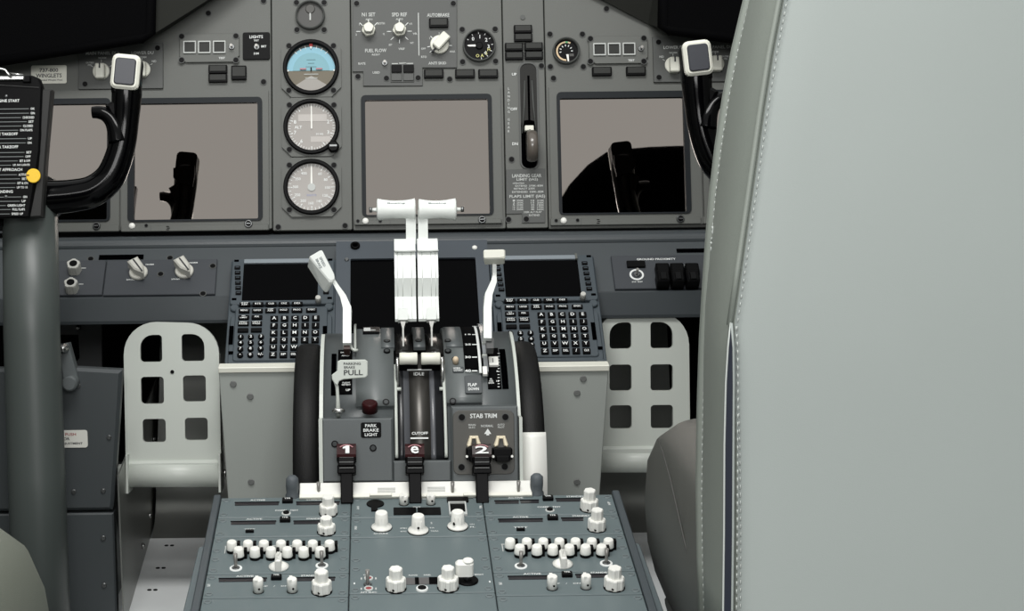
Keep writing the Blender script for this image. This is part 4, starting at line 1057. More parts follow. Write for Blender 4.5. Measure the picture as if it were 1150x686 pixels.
mb = MB(); mb.X = Matrix.Translation((P(360, 295, nb + .018).x, P(360, 295, nb + .018).y, nb + .0183)) @ Matrix.Rotation(R(-64), 4, 'Z')
mb.text('SPEED', 0, 2.6 * kS, 3 * kS, .0002, mat('grey_script', (120, 128, 130), .6), 12 * kS).text('BRAKE', 0, -2.2 * kS, 3 * kS, .0002, mat('grey_script', (120, 128, 130), .6), 12 * kS); mb.X = Matrix.Identity(4)
t.part('lettering', mb, None, h_)
def slab(mb, pts, w, mt, depth=.012):
    """bent flat bar: pts = (px, py, n) of its centre line, w = width in px, built as a box section"""
    L = []
    Ps = [P(*p) for p in pts]
    for i, p in enumerate(Ps):
        d = (Ps[min(i + 1, len(Ps) - 1)] - Ps[max(i - 1, 0)]); d.normalize()
        sd = Vector((d.y, -d.x, 0)); sd.normalize(); dp = d.cross(sd)
        if dp.z < 0: dp = -dp
        ww = w[i] * kS / 2
        L.append([p - sd * ww, p + sd * ww, p + sd * ww - dp * depth, p - sd * ww - dp * depth])
    return mb.loops(L, mt, True, True)
mb = slab(MB(), [(372, 311, .086), (378, 321, .088), (385, 332, .092), (389.7, 345, .098), (389.7, 360, .108), (389.7, 385, .125)], [4, 5, 7, 9.6, 9.6, 9.6], LEVER)
t.part('arm', mb)
mb = slab(MB(), [(389.5, 384.5, .118), (389.5, 392, .124)], [7, 7], mat('arm_foot', (60, 44, 40), .4)); t.part('foot', mb, 'dark foot in the slot')
# ---------------------------------------------------------------- flap lever
t = SThing('flap_lever', 'white lever with a flat T handle right of the thrust levers', 'lever')
nb = .085
g0, g1 = P(543, 290.5, nb + .016), P(567.4, 279.8, nb + .016)
A = [Vector((g0.x, g0.y, nb + .016)), Vector((g1.x, g0.y + .0003, nb + .016)), Vector((g1.x, g1.y, nb + .016)), Vector((g0.x, g1.y - .0003, nb + .016))]
l0, l1 = P(544, 297.5, nb - .004), P(566.4, 285, nb - .004)
B = [Vector((l0.x, l0.y, nb - .004)), Vector((l1.x, l0.y, nb - .004)), Vector((l1.x, l1.y, nb - .004)), Vector((l0.x, l1.y, nb - .004))]
mb = MB(); mb.add(*hull([A, B], None), CREAM); t.part('handle', mb, 'cream T handle')
mb = slab(MB(), [(555.3, 288, .082), (555.4, 309, .085), (555, 315, .088), (549, 330, .094), (547.6, 345, .102), (547.7, 379.5, .124)], [4.6, 4.6, 6.5, 8.6, 9, 9.2], LEVER)
t.part('arm', mb)
mb = slab(MB(), [(550, 379, .116), (550.5, 391, .124)], [9, 8], mat('arm_foot2', (48, 50, 50), .4)); t.part('foot', mb, 'dark foot in the slot')
# ---------------------------------------------------------------- parking brake lever
t = SThing('parking_brake_lever', 'pale tag lettered PARKING BRAKE PULL on a bent rod', 'lever')
npb = .176
pts = [(379, 406), (382, 404.3), (410, 403.8), (413, 406), (413, 421.5), (410.5, 424), (386, 426), (381, 428), (379, 433), (376, 431), (372.8, 426), (372.5, 421), (378.5, 416.5)]
o = [tuple(P(x, y, npb).xy) for x, y in pts]
mb = MB().prism(o, npb - .006, npb, PALE, .0008); hnd = t.part('tag_handle', mb)
mb = MB()
for s, x, y, h, w in (('PARKING', 395.5, 408.3, 2.8, 19), ('BRAKE', 392.5, 412.4, 2.8, 12), ('PULL', 396.8, 418.3, 6, 21)):
    p = P(x, y, npb); mb.text(s, p.x, p.y, h * kS, npb + .0003, INKB, w * kS)
t.part('lettering', mb, None, hnd)
mb = MB().tube([P(376.5, 428, npb - .003), P(378.5, 434, npb - .004), P(379.3, 446, npb - .004), P(379.6, 459, npb - .004), P(380, 468, npb - .012)], [.0022, .002, .002, .0026, .0024], PALE, 10, up=(1, 0, 0))
t.part('rod', mb)
mb = MB().tube([P(373.5, 462, npb - .004), P(377, 461, npb - .003), P(383, 461.3, npb - .003), P(387, 461.5, npb - .004)], [.002, .0034, .0034, .002], METAL, 10)
t.part('cross_pin', mb, 'bright cross pin')
# ---------------------------------------------------------------- trim wheels
def wheel(x0, x1, label, stripe):
    RW = .155
    u0, u1 = ST.uv(x0, 470, .15)[0], ST.uv(x1, 470, .15)[0]
    t = SThing('trim_wheel', label, 'trim wheel', 'stabiliser trim wheels'); w = u1 - u0
    RUB = mat('trim_wheel_black', (15, 15, 15), .5, spec=.25, bump=.4, bscale=900)
    mb = MB(); mb.X = Matrix.Translation((u0, 0, 0)) @ Matrix.Rotation(R(90), 4, 'Y')
    mb.lathe(0, 0, [(.02, w * .3), (RW - .035, w * .3), (RW - .03, .001), (RW - .004, 0), (RW, .004), (RW + .0015, w / 2), (RW, w - .004), (RW - .004, w), (RW - .03, w - .001), (RW - .035, w * .7), (.02, w * .7)], RUB, 96)
    mb.X = Matrix.Identity(4); t.part('rim', mb)
    mb = MB(); mb.X = Matrix.Translation((u0, 0, 0)) @ Matrix.Rotation(R(90), 4, 'Y'); mb.lathe(0, 0, [(.028, .002), (.028, w - .002)], STEEL, 24); mb.X = Matrix.Identity(4)
    t.part('hub', mb)
    if stripe:
        e = cyl_hit(596, 486, RW)[1]
        mb = MB().arc(u0 - .0006, u1 + .0006, RW - .028, RW + .0024, R(-26), e, WHITE, 20)
        t.part('index_stripe', mb, 'white painted stripe')
wheel(328, 357, 'plain black trim wheel on the left side of the throttle stand', False)
wheel(583.5, 612.5, 'black trim wheel with a white stripe on the right side of the throttle stand', True)
# ================================================================== aft pedestal
t = Th(PED, 466, 620, 'centre_pedestal', 'slate grey centre pedestal box that carries the radio panels', 'pedestal')
mid_u = PED.uv(468, 562)[0] - t.u
HW = .2185
v1 = PED.uv(466, 558)[1] - t.v; v0 = v1 - .385
mb = MB().box(mid_u - HW, v0, mid_u + HW, v1, -.150, -.0047, mat('pedestal_dark', (50, 54, 57), .5), .002, .001)
t.body(mb)
RAIL = mat('rail_paint', (70, 77, 81), .4)
for sd, pts in ((-1, [(248, 561), (206, 700)]), (1, [(689, 556), (752, 700)])):
    a = t.q(*pts[0]); 
    x = mid_u + sd * (HW + .0046)
    t.part('edge_rail', MB().box(x - .004, v0, x + .004, a[1] + .004, -.150, .0045, RAIL, .001, .001), 'dark edge rail')
    x = mid_u + sd * (HW + .0150)
    st_ = t.q(300, 604 if sd < 0 else 606)[1]
    t.part('side_flange', MB().prism([(x - .0065, v0), (x + .006, v0), (x + .006, st_ - .004), (x + .003, st_ + .004), (x - .002, st_)] if sd < 0 else [(x - .006, v0), (x + .0065, v0), (x + .002, st_), (x - .003, st_ + .004), (x - .006, st_ - .004)], -.10, -.010, mat('flange_paint', (96, 106, 109), .4), .001), 'lower grey side flange')
# ---------------------------------------------------------------- modules
DZ = mesh_of(MB().cyl(0, 0, .0042, -.001, .0009, mat('fastener', (104, 114, 116), .4), 16, .0005).cbox(0, 0, .005, .0008, .0006, .0011, mat('fastener_slot', (60, 66, 68), .6)), 'fastener')
edges = {0: (-.2185, -.0735), 1: (-.0725, .0725), 2: (.0735, .2185)}
COLX = {0: 320, 1: 468, 2: 620}
def module(col, y0, y1, name, label, cat, group=None, mt=SLATE):
    y0 = y0; t = Th(PED, COLX[col], (y0 + y1) / 2, name, label, cat, group)
    u0, u1 = edges[col]; base = mid_u + PEDU0
    a = t.q(COLX[col], y1)[1] + .0008; b = t.q(COLX[col], y0)[1] - .0008
    t.u0, t.u1, t.v0, t.v1 = base + u0 - t.u, base + u1 - t.u, a, b
    t.part('face_plate', MB().box(t.u0, a, t.u1, b, -.004, .0016, mt, .001, .0008))
    for x in (t.u0 + .006, t.u1 - .006):
        ys = (a + .007, b - .007) if b - a < .06 else (a + .007, (a + b) / 2 + .01, (a + b) / 2 - .01, b - .007)
        for y in ys: t.inst('fastener', DZ, x, y, .0016)
    return t
PEDU0 = t.u
KH = math.cos(R(27))
WIN = mat('radio_window', (36, 34, 38), .3)
def window(t, x0, x1, yc, h=3.2, name='readout_window'):
    a = t.q(x0, yc); b = t.q(x1, yc); hh = h / t.k / .455 / 2
    t.part(name, MB().box(a[0], a[1] - hh, b[0], a[1] + hh, .001, .0022, WIN, .0006).box(a[0] - .0006, a[1] + hh - .0004, b[0] + .0006, a[1] + hh + .0008, .001, .0026, BLACKM))
def pushb(t, x, y, w=12, h=3.6, s='TFR', n=.006):
    u, v = t.q(x, y); hh = h / t.k / .455; ww = w / t.k
    t.part('transfer_button', MB().cbox(u, v, ww, hh, .001, n, BLACK, .001, .0008).text(s, u, v, hh * .42, n + .0003, INK, ww * .6))
def lett(t, items, mt=INK):
    mb = MB()
    for it in items:
        s, x, y, w, h = it[:5]; u, v = t.q(x, y)
        mb.text(s, u, v, h / t.k / .455 if len(it) < 6 else h / t.k, .002, mt, w / t.k, rot=it[5] if len(it) > 5 else 0)
    t.part('lettering', mb)
def dknob(t, x, ybase, r0=10, r1=6.7, h0=.0098, h1=.0095, parent=None):
    """two-tier fluted knob; pixel = nearest point of its foot"""
    k = 1 / t.k; u, v = t.q(x, ybase, .0025); v += r0 * k
    mb = MB().lathe(u, v, [(r0 * k * .97, .0015), (r0 * k, .003), (r0 * k, h0), (r0 * k * .93, h0 + .0012)], WHITE, 56, 14, .1)
    mb.cyl(u, v, r0 * k * 1.06, .0014, .0022, BLACKM, 28)
    o = t.part('dual_tuning_knob', mb, 'white fluted two-tier knob')
    mb = MB().lathe(u, v, [(r1 * k, h0), (r1 * k, h0 + h1 * .92), (r1 * k * .9, h0 + h1)], WHITE, 48, 12, .1)
    mb.cyl(u - r0 * k * .25, v - r0 * k * .9, .0013, .004, .0055, BLACK, 8)
    t.part('inner_knob', mb, None, o)
def sknob(t, x, ybase, r=5.2, h=.019, dot=True):
    k = 1 / t.k; u, v = t.q(x, ybase, .0015); v += r * k
    mb = MB().lathe(u, v, [(r * k, .0015), (r * k, h * .94), (r * k * .85, h)], WHITE, 28)
    mb.cyl(u, v, r * k * 1.1, .0014, .0022, BLACKM, 24)
    mb.box(u - r * k * .55, v - r * k * 1.02, u + r * k * .05, v + r * k * .9, h * .9, h + .0008, WHITE)
    if dot:
        mb.X = Matrix.Translation((u + 1.4 * k, v - r * k * .97, .007)) @ Matrix.Rotation(R(90), 4, 'X'); mb.cyl(0, 0, 1.2 * k, -.001, .0006, BLACK, 10); mb.X = Matrix.Identity(4)
    return t.part('rotary_knob', mb, 'small white cylinder knob')
def bigknob(t, x, ybase, dot=0):
    k = 1 / t.k; u, v = t.q(x, ybase, .0025); v += 11.6 * k
    mb = MB().lathe(u, v, [(11 * k, .0015), (11.6 * k, .003), (11.2 * k, .0040), (8.4 * k, .0052), (7.6 * k, .008), (6.9 * k, .0195), (6 * k, .0206)], WHITE, 32)
    mb.cyl(u, v, 12 * k, .0014, .002, BLACKM, 28)
    for s in (-3.6, 0, 3.6): mb.box(u + s * k - .3 * k, v - 7.4 * k, u + s * k + .3 * k, v - 5 * k, .009, .016, WHITE)
    if dot is not None:
        mb.X = Matrix.Translation((u + dot * k, v - 7.9 * k, .009)) @ Matrix.Rotation(R(90), 4, 'X'); mb.cyl(0, 0, 1.3 * k, -.002, .0008, BLACK, 10); mb.X = Matrix.Identity(4)
    t.part('selector_knob', mb, 'white flanged knob')
def acp(t, row0, row1, sel, tog, tog2, cup=None):
    k = 1 / t.k; r = 6.0
    mb = MB()
    mb.lathe(0, 0, [(r * k * 1.0, .0012), (r * k * 1.0, .0050)], BLACK, 20)
    mb.lathe(0, 0, [(r * k * 1.02, .0048), (r * k * 1.05, .0058), (r * k * .92, .0130), (r * k * .76, .0141)], WHITE, 20)
    mb.box(r * k * .95, -.001, r * k * 1.5, .006, .0012, .012, BLACK, 0, .0004)
    KN = mesh_of(mb, 'volume_knob')
    for x, y in row0 + row1:
        u, v = t.q(x, y); t.inst('volume_knob', KN, u, v + r * k, 0)
    mb = MB()
    for x, y in row0:
        u, v = t.q(x, y); mb.box(u - 8.6 * k, v + 2 * k, u - 7.6 * k, v + 18 * k, .0016, .0022, INKD)
    u0, v0_ = t.q(row0[0][0] - 9, row0[0][1]); u1 = t.q(row0[-1][0] + 9, row0[-1][1])[0]
    mb.box(u0, v0_ + 18 * k, u1, v0_ + 19.4 * k, .0016, .0022, INKD); mb.box(u1 - .001, v0_ + 2 * k, u1, v0_ + 18 * k, .0016, .0022, INKD)
    t.part('marking', mb)
    u, v = t.q(*sel); v += 11 * k
    mb = MB().lathe(u, v, [(11 * k, .0015), (11.2 * k, .0035), (6 * k, .0065)], WHITE, 28)
    mb.X = Matrix.Translation((u, v, 0)); mb.box(-3.4 * k, -11.4 * k, 3.4 * k, 9 * k, .003, .0165, WHITE, .001, .0025); mb.X = Matrix.Identity(4)
    t.part('selector_knob', mb, 'white pointer knob')
    for x, y in (tog, tog2):
        u, v = t.q(x, y); mb = MB().ring(u, v, 4.6 * k, 7 * k, .0012, .0026, INK, 20); t.part('switch_ring', mb)
        t.inst('toggle_switch', TOGGLEL, u, v, .0016)
# ---- left column
g_comm = 'radio tuning panels'
m1 = module(0, 559.5, 582.3, 'radio_panel', 'farthest radio panel of the left column, its knob right under the fire panel', 'radio panel', g_comm)
window(m1, 264, 313, 567.8); window(m1, 333, 381, 567.3); pushb(m1, 323, 565.2); lett(m1, [('ACTIVE', 289.5, 563.3, 17, 1.7), ('STANDBY', 354, 562.8, 20, 1.7), ('COMM   TEST', 322, 574.8, 26, 1.6)])
u, v = m1.q(321.5, 578); m1.part('test_button', MB().ring(u, v, .0034, .005, .001, .0024, INKD, 18).cyl(u, v, .0034, .001, .004, BLACK, 16))
dknob(m1, 368.5, 580.3, 10, 6.7, .0112, .0112)
m2 = module(0, 582.3, 604, 'radio_panel', 'second radio panel of the left column, just above the upper row of white audio knobs', 'radio panel', g_comm)
window(m2, 259.5, 309.5, 589.2); window(m2, 330, 372, 588.7); pushb(m2, 320.3, 586.6); lett(m2, [('ACTIVE', 285.5, 584.6, 18, 1.7), ('STANDBY', 353, 584.2, 18, 1.7), ('TEST', 280.5, 596.3, 12, 1.7)])
m2.part('test_button', MB().cbox(*m2.q(280.5, 599), .009, .004, .001, .004, BLACK, .0005))
dknob(m2, 366.3, 601.3)
m3 = module(0, 604, 645.5, 'audio_control_panel', 'left audio panel with two staggered rows of white push knobs', 'audio panel', 'audio control panels')
acp(m3, [(x, 624.0) for x in (260.3, 278.5, 296.3, 315.6, 333.8, 351.3, 370.2)], [(x, 631.6) for x in (268, 286.2, 304.4, 322.6, 341, 359.7)], (312.5, 644), (265, 640), (361.5, 637))
m4 = module(0, 645.5, 672.3, 'navigation_radio_panel', 'left navigation radio panel with two small white knobs and one two-tier knob', 'radio panel', 'navigation radio panels')
window(m4, 246, 299, 653.5); window(m4, 331, 376, 652.6); pushb(m4, 310.5, 651.5); lett(m4, [('ACTIVE', 275, 648.8, 20, 1.8), ('STANDBY', 349, 648.2, 22, 1.8), ('V', 291, 668, 3, 2), ('UP    /    DN', 309, 660, 30, 1.2)])
sknob(m4, 289.8, 667.2, 5.8, .0162); sknob(m4, 328, 666.8, 5.6, .0162); dknob(m4, 361, 668.8, 11.2, 7.6, .0124, .0122)
lett(m4, [('NAV', 234.5, 659, 6, 4, R(90))])
module(0, 672.3, 735, 'blank_panel', 'blank grey plate at the near end of the left column', 'blank panel', 'blank pedestal plates')
# ---- middle column
c1 = module(1, 558.5, 582.3, 'weather_radar_panel', 'middle panel with two small white knobs just below the middle fire handle', 'control panel')
for x0, x1 in ((442, 467.5), (469, 495)):
    a = c1.q(x0, 576); b = c1.q(x1, 576); c1.part('readout_window', MB().box(a[0], a[1] - .009, b[0], a[1] + .009, .001, .0025, BLACK, .0006))
lett(c1, [('TEST', 468, 571.5, 9, 1.8), ('WX  WX/T  MAP', 469, 562, 20, 1.2), ('GAIN', 402, 572, 8, 2.6, R(90)), ('TFR', 540, 571, 8, 3, R(90))])
u, v = c1.q(421.5, 567.5); c1.part('tilt_disc', MB().cyl(u, v, 10 / c1.k, .001, .003, BLACK, 24, .0006).cbox(u - .001, v - .012, .007, .014, .001, .0035, BLACK))
sknob(c1, 453.6, 568.2, 5, .0128); sknob(c1, 484, 567.8, 4.8, .0128)
a = c1.r(502, 561.5, 526, 566); c1.part('label_strip', MB().box(*a, .001, .004, BLACK, .001)); a = c1.r(504, 566.5, 524, 581); c1.part('range_window', MB().holes(rr(*a), [rr(a[0] + .0016, a[1] + .006, a[2] - .0016, a[3] - .0016)], .001, .004, INKD).box(*a, .0005, .0018, BLACK))
c2 = module(1, 582.3, 604.5, 'transponder_panel', 'middle panel with three white flanged knobs in a row', 'control panel')
bigknob(c2, 428.6, 597.2, None); bigknob(c2, 470, 600.8, 0); bigknob(c2, 514.5, 596.2, -4.5)
lett(c2, [('ALT SOURCE', 427.5, 601, 16, 1.6), ('STBY', 453.5, 595, 8, 1.2), ('ATC', 453, 598.5, 7, 1.2), ('TA', 485, 594.5, 6, 1.2), ('TA/RA', 488, 598, 9, 1.2), ('ON', 530, 590.5, 5, 1.2), ('FL', 531, 593.5, 6, 1.2), ('XPNDR', 399.5, 594.5, 9, 2.8, R(90)), ('2', 484.5, 589, 2, 2)])
c3 = module(1, 604.5, 667.8, 'lighting_panel', 'wide plain middle panel with two fluted two-tier knobs along its near edge', 'control panel')
dknob(c3, 444.8, 665.6, 11, 7.4, .0124, .0122); dknob(c3, 503.6, 664.8, 11.4, 7.2, .0124, .0122)
k = 1 / c3.k; u, v = c3.q(525, 654)
mb = MB().tube([(u, v, .001), (u, v, .014)], .0035, STEEL, 12, up=(0, 1, 0)).cyl(u, v, .011, .001, .004, BLACK, 20, .001)
c3.part('stalk', mb)
mb = MB().box(u - 13.5 * k, v - 6 * k, u + 6.5 * k, v + 6 * k, .009, .024, WHITE, .004, .002); mb.cyl(u + .4 * k, v, 6 * k, .0235, .026, WHITE, 24, .001)
c3.part('offset_knob', mb, 'white block-shaped knob')
mb = MB().prism([(x * k, y * k) for x, y in ((0, 0), (1, 0), (1, 1))], .0005, .0008, SLATE)
a = c3.r(456, 650.5, 493, 658); c3.part('readout_window', MB().box(*a, .001, .0022, mat('grey_readout', (92, 90, 90), .4), .0005).box(a[0] + .009, a[1], a[0] + .013, a[3], .002, .0026, BLACKM).box(a[2] - .010, a[1], a[2] - .001, a[3], .002, .0026, BLACKM))
for x, y in ((414, 651.5), (414, 663)):
    u, v = c3.q(x, y); c3.part('warning_mark', MB().ring(u, v, 3.4 * k, 5 * k, .0015, .003, INKD, 18).cyl(u, v, 3.2 * k, .001, .0028, mat('red_lens', (150, 70, 72), .4), 16).cbox(u - 8 * k, v, 1.6 * k, 4 * k, .0015, .0022, INKD).cbox(u + 8 * k, v, 1.6 * k, 4 * k, .0015, .0022, INKD), 'small red mark')
u, v = c3.q(414, 665); c3.inst('toggle_switch', TOGGLEL, u - .001, v + .012, .0016)
u, v = c3.q(474, 663.5); c3.part('test_button', MB().ring(u, v, 4.6 * k, 6.6 * k, .001, .004, INK, 22, .0005).cyl(u, v, 4.6 * k, .001, .0045, BLACK, 18))
lett(c3, [('FLOOD', 464, 647.8, 10, 1.4), ('PANEL', 480, 647.5, 8, 1.4), ('BRIGHT', 538, 647, 10, 1.4), ('AFT ELEC', 414, 667, 18, 1.4), ('OFF', 411, 647.5, 6, 1.4), ('1', 398, 657, 4, 1.6, R(90)), ('1', 550, 655, 4, 1.6, R(90))])
module(1, 667.8, 735, 'blank_panel', 'blank grey plate at the near end of the middle column', 'blank panel', 'blank pedestal plates')
# ---- right column
r1 = module(2, 557, 579.8, 'radio_panel', 'farthest radio panel of the right column with a split readout window', 'radio panel', g_comm)
window(r1, 556, 582.5, 565.8); window(r1, 584.5, 605, 565.2); window(r1, 624.5, 657, 563.4); pushb(r1, 615.3, 562.5); lett(r1, [('ACTIVE', 579, 560.7, 17, 1.7), ('STANDBY', 646, 559.2, 20, 1.7), ('COMM   TEST', 616.5, 571, 26, 1.6)])
u, v = r1.q(617.5, 574.4); r1.part('test_button', MB().ring(u, v, .0034, .005, .001, .0024, INKD, 18).cyl(u, v, .0034, .001, .004, BLACK, 16))
dknob(r1, 663, 575.4, 10, 6.7, .0125, .0125)
lett(r1, [('HF', 684, 567, 8, 3, R(90))])
r2 = module(2, 579.8, 602, 'radio_panel', 'second radio panel of the right column, just above the upper row of white audio knobs', 'radio panel', g_comm)
window(r2, 560, 609.5, 586.6); window(r2, 631, 655, 585.2); pushb(r2, 620.6, 584.2); lett(r2, [('ACTIVE', 584.5, 582.3, 18, 1.7), ('STANDBY', 652.5, 581, 20, 1.7), ('TEST', 584.7, 594, 16, 1.7)])
r2.part('test_button', MB().cbox(*r2.q(584.7, 597), .009, .004, .001, .004, BLACK, .0005))
dknob(r2, 671.3, 597.8, 10, 6.7, .0125, .0125)
r3 = module(2, 602, 643.7, 'audio_control_panel', 'right audio panel with two staggered rows of white push knobs', 'audio panel', 'audio control panels')
acp(r3, [(x, 621.6) for x in (573.2, 592, 610.4, 628.5, 646.7, 665, 683.8)], [(x, 628.8) for x in (584, 603.3, 621.2, 639.7, 658, 676)], (633, 641), (585, 637.5), (680.8, 634.5))
r4 = module(2, 643.7, 670, 'navigation_radio_panel', 'right navigation radio panel with two small white knobs and one two-tier knob', 'radio panel', 'navigation radio panels')
window(r4, 571, 617, 651); window(r4, 647, 681, 648.9); pushb(r4, 636.7, 648.3); lett(r4, [('ACTIVE', 597.5, 646.2, 20, 1.8), ('STANDBY', 674, 644.8, 22, 1.8), ('UP    /    DN', 637, 657, 30, 1.2)])
sknob(r4, 620.6, 663.6, 5.8, .0158); sknob(r4, 658.6, 662.8, 5.6, .0158); dknob(r4, 691.3, 664.5, 11.4, 7.6, .0122, .0120)
lett(r4, [('NAV', 562, 657, 6, 4, R(90))])
module(2, 670, 735, 'blank_panel', 'blank grey plate at the near end of the right column', 'blank panel', 'blank pedestal plates')
# ---------------------------------------------------------------- cream fire panel and its three handles
F2 = Frame(at(466, 559.5, 1.908), 45)
t = Th(F2, 466, 550, 'fire_control_panel', 'cream-white strip between throttle stand and radio panels that holds the handles', 'fire panel')
k = 1 / t.k
a = t.r(336.5, 540.5, 597, 558.5)
mb = MB().box(a[0], a[1], a[2], a[3], -.006, .0, mat('fire_panel_cream', (226, 226, 220), .45), .001, .0008)
mb.box(a[0], a[1] - .0005, a[2], a[1] + .004, -.006, .003, CREAM, 0, .0006)
t.body(mb)
for x0, x1, y in ((424, 444, 550), (480, 500, 549)):
    u0, v0_, u1, v1_ = t.r(x0, y - 3, x1, y + 3); mb = MB()
    for i in range(4): mb.box(u0, v0_ + (v1_ - v0_) * i / 4, u1, v0_ + (v1_ - v0_) * (i + .45) / 4, 0, .0004, mat('faint_text', (180, 182, 178), .6))
    t.part('lettering', mb)
for x0, x1 in ((415, 440), (520, 535)):
    u0, v0_, u1, v1_ = t.r(x0, 557, x1, 559); t.part('bracket', MB().box(u0, v0_, u1, v1_ + .001, 0, .006, CREAM, 0, .0006))
for x, y0, y1, s in ((328.5, 536, 561, 'left'), (603, 534, 558, 'right')):
    tp = Th(PED, x, y1, 'rubber_bumper', 'upright grey ribbed bumper post at the %s end of the cream strip' % s, 'bumper', 'bumper posts')
    kb = 1 / tp.k; hb = (y1 - y0) * kb / KH * .95
    mb = MB().lathe(0, .006, [(8.3 * kb, -.004), (8.3 * kb, .003), (6.8 * kb, .005), (7.4 * kb, hb * .5), (7 * kb, hb * .86), (4.5 * kb, hb * .97), (.001, hb)], mat('bumper_grey', (82, 88, 92), .6, bump=.3, bscale=600), 24)
    tp.body(mb)
ct = 0
for mod, x, y in ((m1, 358, 559.5), (c1, 508.3, 559), (r1, 582.3, 558)):
    u, v = mod.q(x, y); mod.inst('toggle_switch', TOGGLEL, u, v + .002, .0016)
def fire_handle(x, ytop, ch, where, red):
    F3 = Frame(at(x, 563, 1.895), 22)
    t = Th(F3, x, 561, 'fire_shutoff_switch', where, 'fire handle', 'black fire handles'); k = 1 / t.k
    def v_(y): return t.q(x, y)[1]
    mb = MB().box(-7 * k, -.004, 7 * k, v_(528), -.012, 0, BLACK, .001, .001)
    t.part('stem', mb)
    mb = MB()
    for p, q_, w, d in ((532, 522, 10.5, .004), (524, 509, 9.5, .008), (518, 510, 11, .005)): mb.box(-w * k, v_(p), w * k, v_(q_), -.016, d - .002, BLACK, .0015, .0012)
    for y in (514, 519.5, 526): mb.box(-8 * k, v_(y) - .0005, 8 * k, v_(y) + .0005, .004, .0068, mat('grip_edge', (58, 60, 58), .4))
    t.part('grip', mb)
    y0 = v_(513); y1 = v_(498); w = 10.8 * k
    mb = MB().extrude_x([(y0 - .001, -.014), (y0 - .001, .007), (y0 + .002, .008), (y1 - .003, .003), (y1, -.002), (y1, -.014)], -w, w, red)
    cap = t.part('cap', mb, 'dark red cap with a white character')
    M = Matrix.Translation((0, (y0 + y1) / 2, .0064)) @ Matrix.Rotation(-math.atan2(.005, (y1 - y0) - .005), 4, 'X')
    mb = MB(); mb.X = M
    if ch == '1': mb.prism([(-1 * k, -5 * k), (3.4 * k, -5 * k), (3.4 * k, 5 * k), (-.2 * k, 5 * k), (-4 * k, 3 * k), (-4 * k, 1 * k), (-1 * k, 1.6 * k)], -.001, .0006, INK)
    else: mb.text(ch, 0, -.6 * k, 10 * k, .0006, INK, (15 if ch == '2' else 9) * k)
    for i in range(9):
        a0, a1 = R(40 + 11 * i), R(51.5 + 11 * i)
        mb.prism([(math.cos(a) * r_ * k, -2.5 * k + math.sin(a) * r_ * .92 * k) for a, r_ in ((a0, 8.8), (a0, 10), (a1, 10), (a1, 8.8))], -.0005, .0004, mat('faded_red_text', (170, 120, 124), .6))
    mb.X = Matrix.Identity(4)
    t.part('lettering', mb, None, cap)
fire_handle(389.5, 497, '1', 'black fire handle with a white 1 on its dark red cap', MAROON)
fire_handle(466.5, 496, 'e', 'middle black fire handle with a curled white character on its dark red cap', MAROON)
fire_handle(542, 498, '2', 'black fire handle with a white 2 on its cap, before the STAB TRIM plate', mat('near_black_maroon', (34, 18, 18), .35))
# ================================================================== floor, walls
def world(name, mb, kind='structure'):
    o = mb.build(name); tag(o, kind=kind); return o
world('floor', MB().box(-1.3, -1.2, 1.3, 2.85, -.05, 0, mat('floor_paint', (120, 124, 124), .5, bump=.1, bscale=200)))
DARKW = mat('void_black_bulkhead', (9, 9, 10), .8, spec=.05)  # black stands in for the unlit void under the panel
world('wall_front', MB().box(-1.3, 2.85, 1.3, 2.9, 0, 1.15, DARKW))
world('light_block_board', MB().box(-1.3, 2.40, 1.3, 2.85, .40, .42, DARKW))  # added unseen board, blocks light falling in behind the panel
SIDEW = mat('side_wall_grey', (120, 122, 118), .6)
world('wall_left', MB().box(-1.34, -1.2, -1.3, 2.9, 0, 1.7, SIDEW)); world('wall_right', MB().box(1.3, -1.2, 1.34, 2.9, 0, 1.7, SIDEW))
def wthing(name, label, cat, mb, group=None):
    o = mb.build(name); tag(o, label, cat, group); return o
def wpart(o, name, mb, label=None):
    c = mb.build(name, o)
    if label: c['label'] = label
    return c
# heel plates: shiny metal trays running up under the pedals
for sd, x0, x1, lab in ((-1, -.392, -.243, 'bright metal foot tray on the floor below the left pedal, curving up behind'), (1, .243, .40, 'bright metal foot tray below the right pedal beside the pedestal')):
    prof = [(1.2, .001), (2.40, .001), (2.40, .004), (1.2, .004)]
    mb = MB().box(x0, 1.95, x1, 2.405, .0005, .004, ALU)
    o = wthing('foot_tray', lab, 'foot tray', mb, 'metal foot trays')
    pts = [(2.405, .003)] + [(2.40 + .075 * math.sin(R(a)), .078 - .075 * math.cos(R(a))) for a in range(10, 75, 8)] + [(2.55, .20), (2.60, .33)]
    x0 = -.379 if sd < 0 else x0
    L = [[(x0, y, z), (x1, y, z), (x1, y + .004, z - .004), (x0, y + .004, z - .004)] for y, z in pts]
    mb = MB(); n = len(pts)
    vs = [p for y, z in pts for p in ((x0, y, z), (x1, y, z))]
    mb.add(vs, [(2 * i, 2 * i + 1, 2 * i + 3, 2 * i + 2) for i in range(n - 1)], KICK, True)
    mb.add([(a, b + .004, c - .004) for a, b, c in vs], [(2 * i + 2, 2 * i + 3, 2 * i + 1, 2 * i) for i in range(n - 1)], KICK)
    wpart(o, 'kick_plate', mb, 'darker curved metal back')
    if sd < 0:
        for y in (2.09, 2.18, 2.27, 2.37): wpart(o, 'rivet', MB().cyl(x0 + .026, y, .003, .0035, .0048, BLACK, 10).cyl(x0 + .034, y, .003, .0035, .0048, BLACK, 10))
